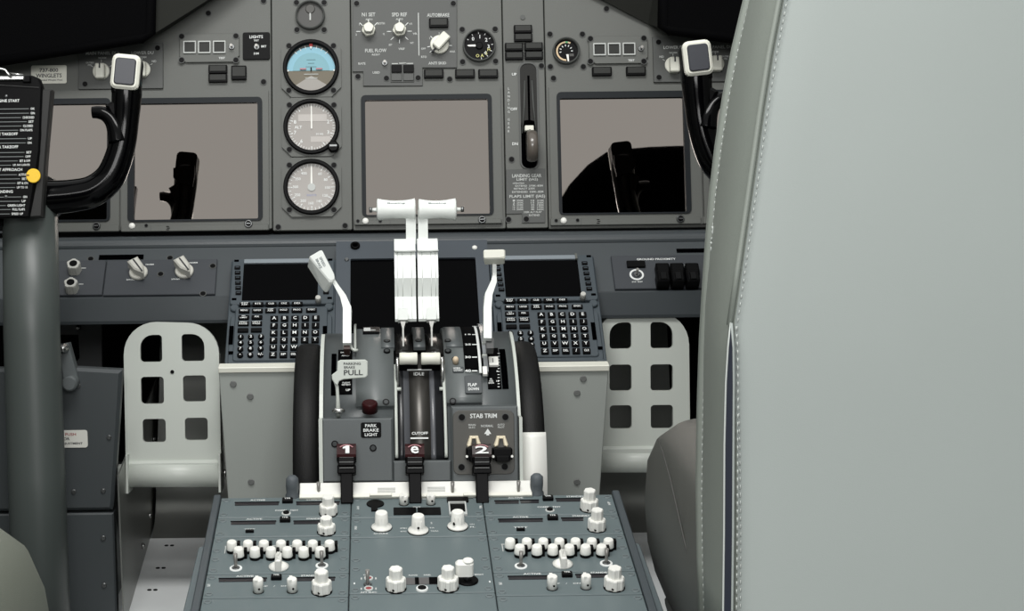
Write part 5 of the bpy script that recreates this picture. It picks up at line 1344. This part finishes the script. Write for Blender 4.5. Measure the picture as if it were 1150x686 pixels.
# left side covers
def fr(px, py, d): return at(px, py, d)
XS = -.376
Fc = Frame(at(100, 500, 2.13), 3)
t = Th(Fc, 100, 495, 'side_cover', 'dark grey upper side cover with a white placard left of the left pedal', 'side cover', 'dark side covers')
tr = t.q(137, 416); br = t.q(126, 573)
t.body(MB().prism([(tr[0] - .32, br[1]), (br[0], br[1]), (br[0] + .002, br[1] + .01), tr, (tr[0] - .06, tr[1] + .004), (tr[0] - .32, tr[1] + .004)], -.018, 0, CHAR, .004))
k = 1 / t.k
t.part('placard', MB().box(*t.r(50, 483, 98.5, 502.5), 0, .001, mat('placard_white', (212, 212, 204), .5), .003), 'white placard')
mb = MB(); 
for s, x, y, w, c in (('T PUSH', 77, 487.5, 17, mat('placard_red', (150, 60, 60), .6)), ('FOR', 74, 492.5, 9, INKB), ('ADJUSTMENT', 80, 498, 26, INKB)):
    u, v = t.q(x, y); mb.text(s, u, v, 3.2 * k, .0012, c, w * k)
t.part('lettering', mb)
screws(t, [(122.5, 491), (116, 551), (83, 552), (88, 433)], 0, mesh_of(MB().cyl(0, 0, .003, -.001, .002, STEEL, 12, .0006), 'screw'))
t = Th(Fc, 100, 630, 'side_cover', 'dark grey lower side cover standing on the floor beside the foot tray', 'side cover', 'dark side covers')
tr = t.q(127.5, 576); br = t.q(127.5, 690); bv = Fc.loc((XS, 2.05, .004))[1] - t.v
t.body(MB().prism([(tr[0] - .30, bv), (tr[0], bv), tr, (tr[0] - .30, tr[1])], -.018, 0, CHAR, .002))
screws(t, [(116, 604), (117, 657), (75, 652)], 0, mesh_of(MB().cyl(0, 0, .0032, -.001, .002, STEEL, 12, .0006), 'screw'))
# side skirt of the tray: shiny panel between cover and tray with bolts
mb = MB().prism([(-.3685, 2.045), (-.3665, 2.045), (-.389, 2.60), (-.391, 2.60)], .0045, .20, KICK)
o = wthing('bolted_side_panel', 'narrow shiny panel with three bolts along the left edge of the metal foot tray', 'side panel', mb)
for y, z in ((2.40, .04), (2.29, .03), (2.50, .13)):
    mb = MB(); mb.X = Matrix.Translation((-.3665 - (y - 2.045) * .0405, y, z)) @ Matrix.Rotation(R(90), 4, 'Y'); mb.lathe(0, 0, [(.0045, 0), (.004, .003), (.001, .004)], METAL, 12); mb.X = Matrix.Identity(4)
    wpart(o, 'bolt', mb)
# crank and dim linkage left of the pedal
Fk = Frame(at(75, 410, 2.11), 8)
t = Th(Fk, 76, 410, 'crank_arm', 'small grey crank arm with a bright bolt beside the grey column', 'crank'); k = 1 / t.k
a = t.q(71.5, 391); b = t.q(79.5, 430)
mb = MB()
d = Vector((b[0] - a[0], b[1] - a[1])).normalized(); s_ = Vector((d.y, -d.x))
A = Vector(a); B = Vector(b)
mb.prism([tuple(A - s_ * 6 * k - d * 5 * k), tuple(A + s_ * 6 * k - d * 5 * k), tuple(B + s_ * 9 * k), tuple(B + s_ * 5 * k + d * 7 * k), tuple(B - s_ * 5 * k + d * 7 * k), tuple(B - s_ * 9 * k)], -.02, 0, STAND, .002)
mb.cyl(b[0], b[1], 8.6 * k, -.02, .012, STAND, 24, .002)
t.part('arm', mb)
mb = MB().lathe(a[0] + .001, a[1], [(5.5 * k, 0), (5.5 * k, .004), (4 * k, .009), (3.6 * k, .014), (.001, .016)], METAL, 16); mb.lathe(a[0] - 4 * k, a[1] - 7 * k, [(3 * k, 0), (2.6 * k, .008), (.001, .010)], METAL, 14)
t.part('bolt', mb, 'bright bolt')
Fb = Frame(at(85, 395, 2.52), 5)
t = Th(Fb, 85, 395, 'linkage_bracket', 'dim grey slotted bracket in the dark behind the crank arm', 'bracket'); k = 1 / t.k
t.part('plate', MB().holes(t.qs([(60, 362), (114, 362), (116, 720), (60, 720)]), [[tuple(p) for p in t.qs([(66, 376), (88, 376), (89.5, 402), (84, 408), (74, 407), (66, 395)])]], -.01, 0, mat('dim_bracket', (58, 59, 60), .6)))
t.part('bolt', MB().lathe(*t.q(88.5, 367.5), [(3 * k, 0), (2.4 * k, .008), (.001, .010)], METAL, 14))
# ================================================================== rudder pedals
def pedal(F, X0, label, pts, holes_, tube_, axle, spot):
    t = Th(F, (pts[0][0] + pts[1][0]) / 2, 450, 'rudder_pedal', label, 'pedal', 'rudder pedals'); k = 1 / t.k
    (xl0, xr0, yt), (yb, xl1, xr1) = (pts[0][0], pts[1][0], pts[2][1]), (pts[3][1], pts[3][0], pts[4][0])
    a, b, c, d = t.q(xl1, yb), t.q(xr1, yb), t.q(xr0, yt), t.q(xl0, yt)
    rc = 36 * k; out = [a, b]
    r_ = lambda p, q, f: (p[0] + (q[0] - p[0]) * f, p[1] + (q[1] - p[1]) * f)
    for i in range(9):
        an = R(90 * i / 8); out.append((c[0] - rc + rc * math.cos(an), c[1] - rc + rc * math.sin(an)))
    for i in range(9):
        an = R(90 + 90 * i / 8); out.append((d[0] + rc + rc * math.cos(an), d[1] - rc + rc * math.sin(an)))
    hs = []
    for (x0, y0, x1, y1), big in holes_:
        q = t.r(x0, y0, x1, y1); o = []
        rads = {0: (3, 3, 3, 3), 1: (3, 3, 3, 17), 2: (3, 3, 17, 3)}[big]      # corners: bottom right first? (br, bl, tl, tr handled below)
        cor = ((q[2], q[1], -90, 4), (q[2], q[3], 0, 14 if big == 2 else 4), (q[0], q[3], 90, 14 if big == 1 else 4), (q[0], q[1], 180, 4))
        for cx, cy, a0, rad in cor:
            rad *= k; sx_ = -1 if cx == q[2] else 1; sy_ = 1 if cy == q[1] else -1
            for i in range(6):
                an = R(a0 + 90 * i / 5); o.append((cx + sx_ * rad + rad * math.cos(an), cy + sy_ * rad + rad * math.sin(an)))
        hs.append(o)
    mb = MB().holes(out, hs, -.007, 0, PALE)
    for side in (0, 1):       # folded side flange
        p, q = ((a, (d[0], d[1] - rc)) if side == 0 else (b, (c[0], c[1] - rc)))
        w = .003 if side == 0 else -.003
        mb.loops([[(p[0], p[1], -.026), (p[0] + w, p[1], -.026), (p[0] + w, p[1], 0.0015), (p[0], p[1], .0015)], [(q[0], q[1], -.018), (q[0] + w, q[1], -.018), (q[0] + w, q[1], .0015), (q[0], q[1], .0015)]], PALE)
    t.part('plate', mb)
    y0, y1, x0, x1 = tube_
    p = t.q(x0, (y0 + y1) / 2); q = t.q(x1, (y0 + y1) / 2); rad = (y1 - y0) / 2 * k
    mb = MB().tube([(p[0], p[1], -.004), (q[0], q[1], -.004)], rad, PALE, 28, up=(0, 0, 1))
    mb.box(p[0], p[1] + rad * .5, q[0], a[1] + .004, -.012, .006, PALE, 0, .003)
    t.part('foot_bar', mb)
    mb = MB()
    for x in (p[0], q[0] - .003):
        mb.prism([(x, p[1] - rad * 1.35), (x + .003, p[1] - rad * 1.35), (x + .003, p[1] + rad * 1.6), (x, p[1] + rad * 1.6)], -.03, rad * .9, PALE, .0006)
    t.part('end_plate', mb)
    mb = MB().tube([(p[0] - axle * k, p[1], -.012), (p[0] - .001, p[1], -.012)], .012, PALE, 18); t.part('axle', mb); mb = MB(); mb.tube([(q[0] + .0005, q[1], -.012), (q[0] + 5 * k, q[1], -.012)], .005, METAL, 12)
    t.part('axle', mb)
    if spot: t.part('stud', MB().cyl(*t.q(*spot), .0025, -.001, .0012, BLACK, 10))
Fp = Frame(at(193, 450, 2.20), 8)
pedal(Fp, 0, 'left rudder pedal: pale metal plate with six dark cut-outs', [(138.5, 450), (245.5, 450), (0, 362), (141.5, 521), (248.5, 521)],
      [((157.5, 376, 182, 406.5), 1), ((204, 375, 229.5, 405.5), 2), ((158.3, 423, 184, 453.5), 0), ((205.6, 421.5, 231.2, 451), 0), ((160.3, 470.3, 186.2, 496.6), 0), ((207.7, 469, 233.3, 494.3), 0)], (518, 547.5, 143, 249), 11, (193.5, 417.5))
Fp = Frame(at(720, 440, 2.27), 8)
pedal(Fp, 0, 'right rudder pedal: pale metal plate half behind the fairing and seat', [(668, 440), (773.5, 440), (0, 350), (664, 505), (775, 505)],
      [((684.5, 362, 709, 391.5), 1), ((730.5, 361.5, 755.5, 391), 2), ((684.5, 409.3, 709.3, 438.7), 0), ((730.5, 409, 755.6, 438.5), 0), ((684.8, 455, 709.5, 481.3), 0), ((730.8, 454.6, 755.8, 481), 0)], (505, 531, 666, 776), 3, None)
# ================================================================== control columns
def taper_path(pts, n):
    """Catmull-Rom through (x, y, r) points"""
    out = []
    P_ = [pts[0]] + list(pts) + [pts[-1]]
    for i in range(1, len(P_) - 2):
        for j in range(n):
            f = j / n; q = []
            for a in range(len(pts[0])):
                p0, p1, p2, p3 = P_[i - 1][a], P_[i][a], P_[i + 1][a], P_[i + 2][a]
                q.append(.5 * (2 * p1 + (p2 - p0) * f + (2 * p0 - 5 * p1 + 4 * p2 - p3) * f * f + (3 * p1 - p0 - 3 * p2 + p3) * f ** 3))
            out.append(q)
    out.append(list(pts[-1])); return out
def yoke(cx, cy, mir, label, post):
    t = Th(YOKE, cx, cy, 'control_column', label, 'control wheel', 'pilots control wheels'); k = 1 / t.k
    def L(px, py): return (mir * (px - 143.5) * k, -(py - 83) * k)
    # main horn; local pixel pattern of the left wheel, mirrored for the right one
    main = [(143, 84, 15), (142.4, 100, 17), (141.5, 115, 16.8), (140, 135, 15.6), (137, 158, 15.5), (131, 180, 16), (121, 200, 17), (103, 214, 18), (80, 219, 18.5), (52, 221, 20), (20, 222, 26)]
    pts = taper_path([(*L(x, y), r * k) for x, y, r in main], 5)
    mb = MB().tube([(x, y, 0) for x, y, r in pts], [p[2] for p in pts], GLOSS, 20, 1.0, up=(0, 0, 1))
    rim = t.part('wheel_rim', mb)
    # upper box of the horn with the pad
    ol = [L(*p) for p in ((126, 90), (157, 86), (156.5, 104), (154, 118), (133, 112), (126, 104))]
    mb = MB().prism(ol, -.020, .014, BLACK, .004)
    mb.prism([L(*p) for p in ((119, 119), (132, 111), (143, 111), (143, 142), (128, 138))], -.015, .012, BLACK, .004)
    t.part('switch_housing', mb)
    mb = MB(); mb.X = Matrix.Translation((0, 0, .010)) @ Matrix.Rotation(R(-6 * mir), 4, 'Z')
    mb.box(-15.8 * k, -19.5 * k, 15.8 * k, 19.5 * k, .002, .012, CREAM, 6.5 * k, .003); mb.box(-15.2 * k, -19 * k, 15.2 * k, 19 * k, -.022, .0022, BLACK, 6.5 * k, .001)
    pf = t.part('pad_frame', mb, 'cream rounded frame')
    mb = MB(); mb.X = Matrix.Translation((0, 0, .010)) @ Matrix.Rotation(R(-6 * mir), 4, 'Z')
    mb.box(-11.6 * k, -14.8 * k, 11.6 * k, 14.8 * k, .010, .0145, mat('pad_grey', (58, 60, 66), .4), 3.5 * k, .0012)
    t.part('pad', mb, 'dark grey pad', pf)
    # trigger branch on the inner side
    br_ = [(104, 126.5, 6.5), (111, 126.5, 7.2), (119, 129, 8), (126, 136, 9), (131, 147, 11), (133, 160, 12)]
    pts = taper_path([(*L(x, y), r * k) for x, y, r in br_], 5)
    mb = MB().tube([(x, y, .006) for x, y, r in pts], [p[2] for p in pts], GLOSS, 16, 1.1, up=(0, 0, 1))
    t.part('trigger_branch', mb)
    hub = mb = MB(); x, y = L(8, 224)
    mb.box(x - 44 * k, y - 34 * k, x + 44 * k, y + 20 * k, -.05, .012, GLOSS, .012, .006)
    mb.cyl(*L(36, 219), 27 * k, -.06, -.016, GLOSS, 36, .006)
    t.part('hub', mb)
    if post:
        p0 = t.q(33, 238); p1 = t.q(46, 700)
        zz = t.q(45, 900)[1]
        top = Vector((p0[0], p0[1] + .02, -.004)); d = (Vector((p1[0], p1[1], -.004)) - top)
        floor_n = None
        e = top + d * 1.15
        mb = MB().tube([top, top + d * .33 + Vector((-.0022, 0, 0)), top + d * .66 + Vector((-.001, 0, 0)), e], [.0328, .0338, .0342, .035], POST, 40, up=(0, 0, 1))
    else:
        x, y = L(8, 240)
        mb = MB().tube([(x, y, -.004), (x, y - .24, -.004), (x, y - .5, -.004)], [.0352, .036, .038], POST, 40, up=(0, 0, 1))
    t.part('column_post', mb, 'thick grey column post')
    return t
yk = yoke(143.5, 83, 1, 'left control wheel with gloss black horn and cream pad on a thick grey column', True)
yoke(780.5, 67.5, -1, 'right control wheel horn with cream pad, cut off by the grey seat back', False)
# checklist board
Fq = Frame(at(24, 165, 2.00), 10)
t = Th(Fq, 24, 165, 'checklist_board', 'black checklist board of white text lines at the left edge, with an orange dot', 'checklist'); k = 1 / t.k
mb = MB().prism(t.qs([(-70, 88), (36, 84.5), (44, 88), (47.5, 97), (44.5, 170), (33, 244.5), (-70, 246)]), -.012, 0, BLACK, .002)
mb.prism(t.qs([(41, 99), (57.5, 100), (51, 175), (46.5, 243.5), (31, 244.5), (40, 200), (44, 150)]), -.022, -.004, mat('board_side', (24, 24, 23), .55), .002)
t.part('board', mb)
mb = MB().tube([(*t.q(-70, 91, .001), .001), (*t.q(44, 98.5), .001)], .0006, mat('board_line', (60, 60, 60), .5), 6)
lines = [(113, 'ENGINE START', 22, 1), (122, 'OK', 39, 0), (127, 'ON', 39, 0), (131.8, 'CHECKED', 38.5, 0), (136.5, 'SET', 38, 0), (141.3, 'CLOSED', 37, 0), (146, 'ON FLAPS', 36.5, 0), (150.3, 'BEFORE TAKEOFF', 20, 1),
         (155.5, 'UP', 36, 0), (160.3, 'ON', 35.5, 0), (164.8, 'AFTER TAKEOFF', 20.5, 1), (171, 'SET', 35.5, 0), (175.7, 'OFF', 34.5, 0), (180.5, 'SET & OFF', 34, 0), (185.2, 'UP, NO LIGHTS', 33.5, 0), (190.3, 'DESCENT APPROACH', 25, 1),
         (196, 'ALTITUDE', 31, 0), (200.7, 'SET', 30.5, 0), (205.5, 'SET & ON', 31.5, 0), (210.3, 'UP TO 10', 31, 0), (215, 'LANDING', 14.5, 1), (221, 'ON', 30.5, 0), (225.8, 'UP', 29, 0), (230.5, 'GREEN LIGHT', 28.5, 0), (235, 'FULL FLAPS', 28, 0), (240, 'SPEED UP', 26, 0)]
wd = {'OK': 4.6, 'ON': 4.6, 'UP': 4.6, 'SET': 6, 'OFF': 6, 'CHECKED': 13, 'CLOSED': 11, 'ON FLAPS': 14, 'SET & OFF': 12, 'UP, NO LIGHTS': 19, 'ALTITUDE': 10, 'SET & ON': 12, 'UP TO 10': 12, 'GREEN LIGHT': 20, 'FULL FLAPS': 14, 'SPEED UP': 13}
for y, s, x, title in lines:
    u, v = t.q(x, y)
    if title:
        mb.text(s, u, v, 3.2 * k, .0003, INK, None, 0, 'r')
    else:
        mb.text(s, u, v, 2.6 * k, .0003, INK, wd[s] * k, 0, 'r')
        u0 = t.q(-62, y)[0]; u1 = u - (wd[s] + 2) * k
        mb.box(u0, v - .35 * k, u1, v + .35 * k, .0, .0003, mat('leader_line', (120, 124, 124), .6))
t.part('lettering', mb)
for x, y in ((7, 108), (6.5, 221)):
    t.part('rivet', MB().lathe(*t.q(x, y), [(2.2 * k, 0), (1.6 * k, .001), (.0003, .0014)], STEEL, 14))
t.part('marker_dot', MB().cyl(*t.q(38, 197.5), 8 * k, .001, .004, YELLOW, 32, .0006).cbox(*t.q(32, 197), 3 * k, 1.6 * k, .0038, .0043, mat('dot_hole', (110, 70, 20), .6)), 'round orange-yellow slider')
mb = MB().box(*t.r(-60, 86.5, 28.5, 91), .001, .008, METAL, .001, .001).box(*t.r(26, 86, 35, 93), .0, .006, BLACK, .001, .001)
mb.tube([(*t.q(x, y), .012) for x, y in ((-7, 88), (-4, 81.5), (2, 78.5), (8, 80), (12, 85), (14, 88))], .0016, METAL, 8)
mb.tube([(*t.q(12, 83.5), .009), (*t.q(28, 85.5), .009)], .0012, METAL, 8)
t.part('clip', mb, 'bright metal clip')
# ================================================================== right seat
DR, DF = 1.25, 1.385
rear = [(760, 822.5), (686, 822.5), (600, 823), (500, 822), (420, 819.5), (365, 819), (300, 828.5), (240, 837), (180, 845.5), (120, 854), (60, 863.5), (0, 875), (-60, 888), (-130, 908), (-200, 934), (-270, 972), (-330, 1022), (-370, 1075)]
fron = [(760, 786), (686, 784), (600, 783), (500, 784.5), (420, 787), (365, 790), (300, 794), (240, 798.5), (180, 805), (120, 813.5), (60, 824), (0, 837), (-60, 852), (-130, 874), (-200, 902), (-270, 940), (-330, 990), (-370, 1042)]
XC = .545
t = Th(Frame(at(823, 500, DR), 6), 823, 500, 'pilot_seat', 'pale grey leather seat back filling the right, with stitched edges and an open seam', 'seat')
Mi = t.M.inverted()
mbS = MB(); mbF = MB()
rings = []; seamR = []; seamF = []
for (y, xr), (_, xf) in zip(rear, fron):
    A = at(xr, y, DR); B = at(xf, y, DF)
    B.z = A.z
    wA = XC - A.x; wB = XC - B.x
    ring = []
    # rear panel from right to left (slightly crowned), rounded corner, gusset, rounded piping at the front edge, front face
    for f in (1.0, .8, .5, .2, -.1, -.4, -.7, -.88, -.96):
        ring.append(Vector((XC + f * wA, A.y - .018 * (1 - f * f), A.z)))
    ring.append(Vector((A.x + .004, A.y + .001, A.z))); ring.append(Vector((A.x, A.y + .006, A.z)))
    for f in (.33, .66): ring.append(A.lerp(B, f) + Vector((-.006 * math.sin(math.pi * f), 0, 0)))
    ring.append(B + Vector((.002, -.010, 0))); ring.append(B + Vector((-.003, -.004, 0))); ring.append(B + Vector((0, .006, 0)))
    nb_ = len(ring)
    for f in (-.8, -.4, 0, .4, .8): ring.append(Vector((XC + f * wB, B.y + .03 - .02 * f * f, B.z)))
    ring.append(Vector((XC + wB, B.y, B.z))); ring.append(Vector((XC + (wA + wB) / 2, (A.y + B.y) / 2, A.z)))
    rings.append([Mi @ p for p in ring]); seamR.append(Mi @ Vector((A.x, A.y - .0005, A.z))); seamF.append(Mi @ (B + Vector((-.0005, -.017, 0))))
rev = rings
mbS.loops([list(reversed(r_)) for r_ in rev], LEATH, True, True, True)
t.part('seat_back', mbS)
so = t.o.children[0]
# front cover is dark, gusset carries painted shade: assign by position
me = so.data; me.materials.append(FLEECE); me.materials.append(LEATHS)
NR = len(rings[0])
inv = t.M
for p in me.polygons:
    c = inv @ p.center; n = (inv.to_3x3() @ p.normal)
    if n.y > .35: p.material_index = 1
    elif n.x < -.6: p.material_index = 2
bm = bmesh.new(); bm.from_mesh(me); bmesh.ops.recalc_face_normals(bm, faces=bm.faces); bm.to_mesh(me); bm.free()
for p in me.polygons:
    n = (inv.to_3x3() @ p.normal)
    p.material_index = 1 if n.y > .35 else (2 if n.x < -.55 else 0)
mb = MB().tube(seamF, [.0042] * len(seamF), LEATHS, 10, up=(1, 0, 0)); t.part('front_piping', mb, 'rolled leather edge')
def resample(pts, step):
    out = []; acc = 0.0
    for a, b in zip(pts, pts[1:]):
        L = (b - a).length; p = acc
        while p < L: out.append((a.lerp(b, p / L), (b - a).normalized())); p += step
        acc = p - L
    return out
mb = MB()
off_r = Mi.to_3x3() @ Vector((.010, -.0015, 0)); off_l = Mi.to_3x3() @ Vector((-.0035, .003, 0))
for path, off, m_ in ((seamR, off_r * .55, STITCH), (seamF, Mi.to_3x3() @ Vector((-.003, -.016, 0)), STITCH), ):
    for p, d in resample(path, .0058):
        q = p + off; mb.tube([q - d * .0015, q + d * .0015], .0004, m_, 5)
    t.part('stitching', mb); mb = MB()
mb = MB().tube([p for p in seamR[5:]], [.0022] * len(seamR[5:]), LEATHS, 8, up=(1, 0, 0)); t.part('seam_welt', mb)
# open seam: dark tape between two pale lips below the split
zp = [at(x, y, DR - .001) for y, x in ((760, 816.5), (686, 816.5), (600, 817.5), (500, 818), (430, 819), (390, 820), (362, 820.5))]
w_ = [5, 5, 5, 5, 4.4, 3, .3]
L = []
kz = DR / FPX
for p, w in zip(zp, w_):
    a = Vector((-1, .5, 0)).normalized()
    L.append([Mi @ (p + a * (w * kz) + Vector((0, -.0015, 0))), Mi @ (p - a * (w * kz) + Vector((0, -.0025, 0))), Mi @ (p - a * (w * kz) + Vector((0, .004, 0))), Mi @ (p + a * (w * kz) + Vector((0, .003, 0)))])
mb = MB().loops(L, ZIPD); op = t.part('open_seam', mb, 'dark open seam')
mb = MB()
mb.tube([l[0] for l in L], .0008, STITCH, 6, up=(1, 0, 0)); mb.tube([l[1] for l in L], .0009, LEATH, 6, up=(1, 0, 0))
for p, d in resample([l[1] for l in L], .0058): q = p + off_r * .3; mb.tube([q - d * .0016, q + d * .0016], .00045, STITCH, 5)
t.part('seam_lip', mb, 'pale lips of the seam', op)
# frayed thread on the outer edge
mb = MB()
rnd = random.Random(3)
for y0 in (254, 272, 290, 306):
    pts = [Mi @ at(801 - (y - 254) * .04 + rnd.uniform(-2.5, 2.5), y, DR + .085) for y in range(y0, y0 + 18, 3)]
    mb.tube(pts, .0008, STITCH, 5)
t.part('frayed_thread', mb)
# seat cushion seen left of the back
def cushion(name, label, loops, mt, seamdef=None):
    pass
def cush_loop(x0, x1, z, r, y0, y1):
    return [(x, y, z) for x, y in rr(x0, y0, x1, y1, r, 6)]
mb = MB()
ox = .2365
prof = [(.150, .020), (.175, .010), (.205, .003), (.245, 0), (.290, .002), (.315, .010), (.333, .026), (.341, .050)]
yf = 1.80
base = [(z, i) for z, i in prof]
L = [cush_loop(ox + i, .84, z, .055, 1.40, yf - i * 1.1) for z, i in base]
L = [[Mi @ Vector(p) for p in l] for l in L]
mb.loops(L, LEATHD, True, True, True)
c = t.part('seat_cushion', mb, 'dark grey leather cushion bolster')
def on_side(px, py, X):
    r = ray(px, py); return CP + r * ((X - CP.x) / r.x)
mb = MB(); pts = [Mi @ on_side(*p, ox + g) for p, g in (((739, 493), .006), ((745, 510), .001), ((752, 535), 0), ((760, 570), 0), ((768, 605), .001), ((778, 645), .003), ((790, 686), .009))]
mb.tube(pts, .0009, mat('cushion_seam_dark', (66, 66, 63), .6), 8); t.part('cushion_seam', mb, None, c)
mb = MB(); L = [[Mi @ Vector(p) for p in cush_loop(ox + i, .82, z, .05, 1.36, yf - .03 - i)] for z, i in ((.004, .06), (.05, .05), (.10, .030), (.150, .016), (.160, .024))]
mb.loops(L, mat('seat_pan', (112, 114, 112), .5), True, True, True); t.part('seat_pan', mb, 'grey seat pan')
# ================================================================== left seat, only a cushion corner in view
t = Th(Frame(at(20, 620, 1.35), 0), 20, 620, 'pilot_seat', 'rounded grey-green cushion corner of the left seat at the lower left edge', 'seat')
Mi = t.M.inverted()
ox = -.3145
L = []
for z, i in ((.10, .03), (.15, .012), (.20, .003), (.26, 0), (.30, .004), (.335, .014), (.358, .032), (.370, .060)):
    L.append([Mi @ Vector(p) for p in cush_loop(-.88, ox - i, z, .06, .70, 1.395 - i)])
mb = MB().loops(L, mat('left_cushion_leather', (104, 108, 98), .55, bump=.35, bscale=900), True, True, True)
c = t.part('seat_cushion', mb)
t.part('cushion_seam', MB().tube([Mi @ Vector(p) for p in ((ox - .002, 1.30, .245), (ox - .006, 1.28, .29), (ox - .02, 1.25, .33), (ox - .045, 1.2, .354))], .0015, LEATHS, 8), None, c)
mb = MB().loops([[Mi @ Vector(p) for p in cush_loop(-.86, ox - i, z, .05, .72, 1.34)] for z, i in ((.004, .06), (.06, .05), (.11, .03))], mat('seat_pan', (112, 114, 112), .5), True, True, True)
t.part('seat_pan', mb)
L = []
for z, i, y in ((.30, 0, .62), (.5, -.002, .60), (.75, .0, .57), (.92, .03, .55), (1.0, .08, .54), (1.05, .16, .535)):
    L.append([Mi @ Vector(p) for p in cush_loop(-.86 + i, ox - i, z, .05, y - .10, y + .06)])
t.part('seat_back', MB().loops(L, FLEECE, True, True, True))
# ================================================================== light
w = bpy.data.worlds.new('world'); SC.world = w; w.use_nodes = True
bg = w.node_tree.nodes['Background']
bg.inputs['Color'].default_value = (.98, 1.0, .985, 1); bg.inputs['Strength'].default_value = 0.70
def area(name, loc, target, sx_, sy_, power, col=(1, 1, 1)):
    l = bpy.data.lights.new(name, 'AREA'); l.shape = 'RECTANGLE'; l.size = sx_; l.size_y = sy_; l.energy = power; l.color = col
    o = bpy.data.objects.new(name, l); COL.objects.link(o); o.location = loc
    o.rotation_euler = (Vector(target) - Vector(loc)).to_track_quat('-Z', 'Y').to_euler()
    return o
area('dome_light', (-.1, 1.2, 1.9), (0, 1.95, .25), .9, .4, 20, (1, .99, .97))
area('aft_fill_light', (-.2, -.7, 1.45), (.0, 1.8, .6), 1.6, .5, 34, (1, .99, .98))  # added fill lamp behind the camera, brightens the panel from the front
SC.view_settings.view_transform = 'Standard'; SC.view_settings.look = 'None'
SC.view_settings.exposure = 0.0; SC.view_settings.gamma = 1.0; SC.view_settings.use_curve_mapping = False
bpy.context.view_layer.update()
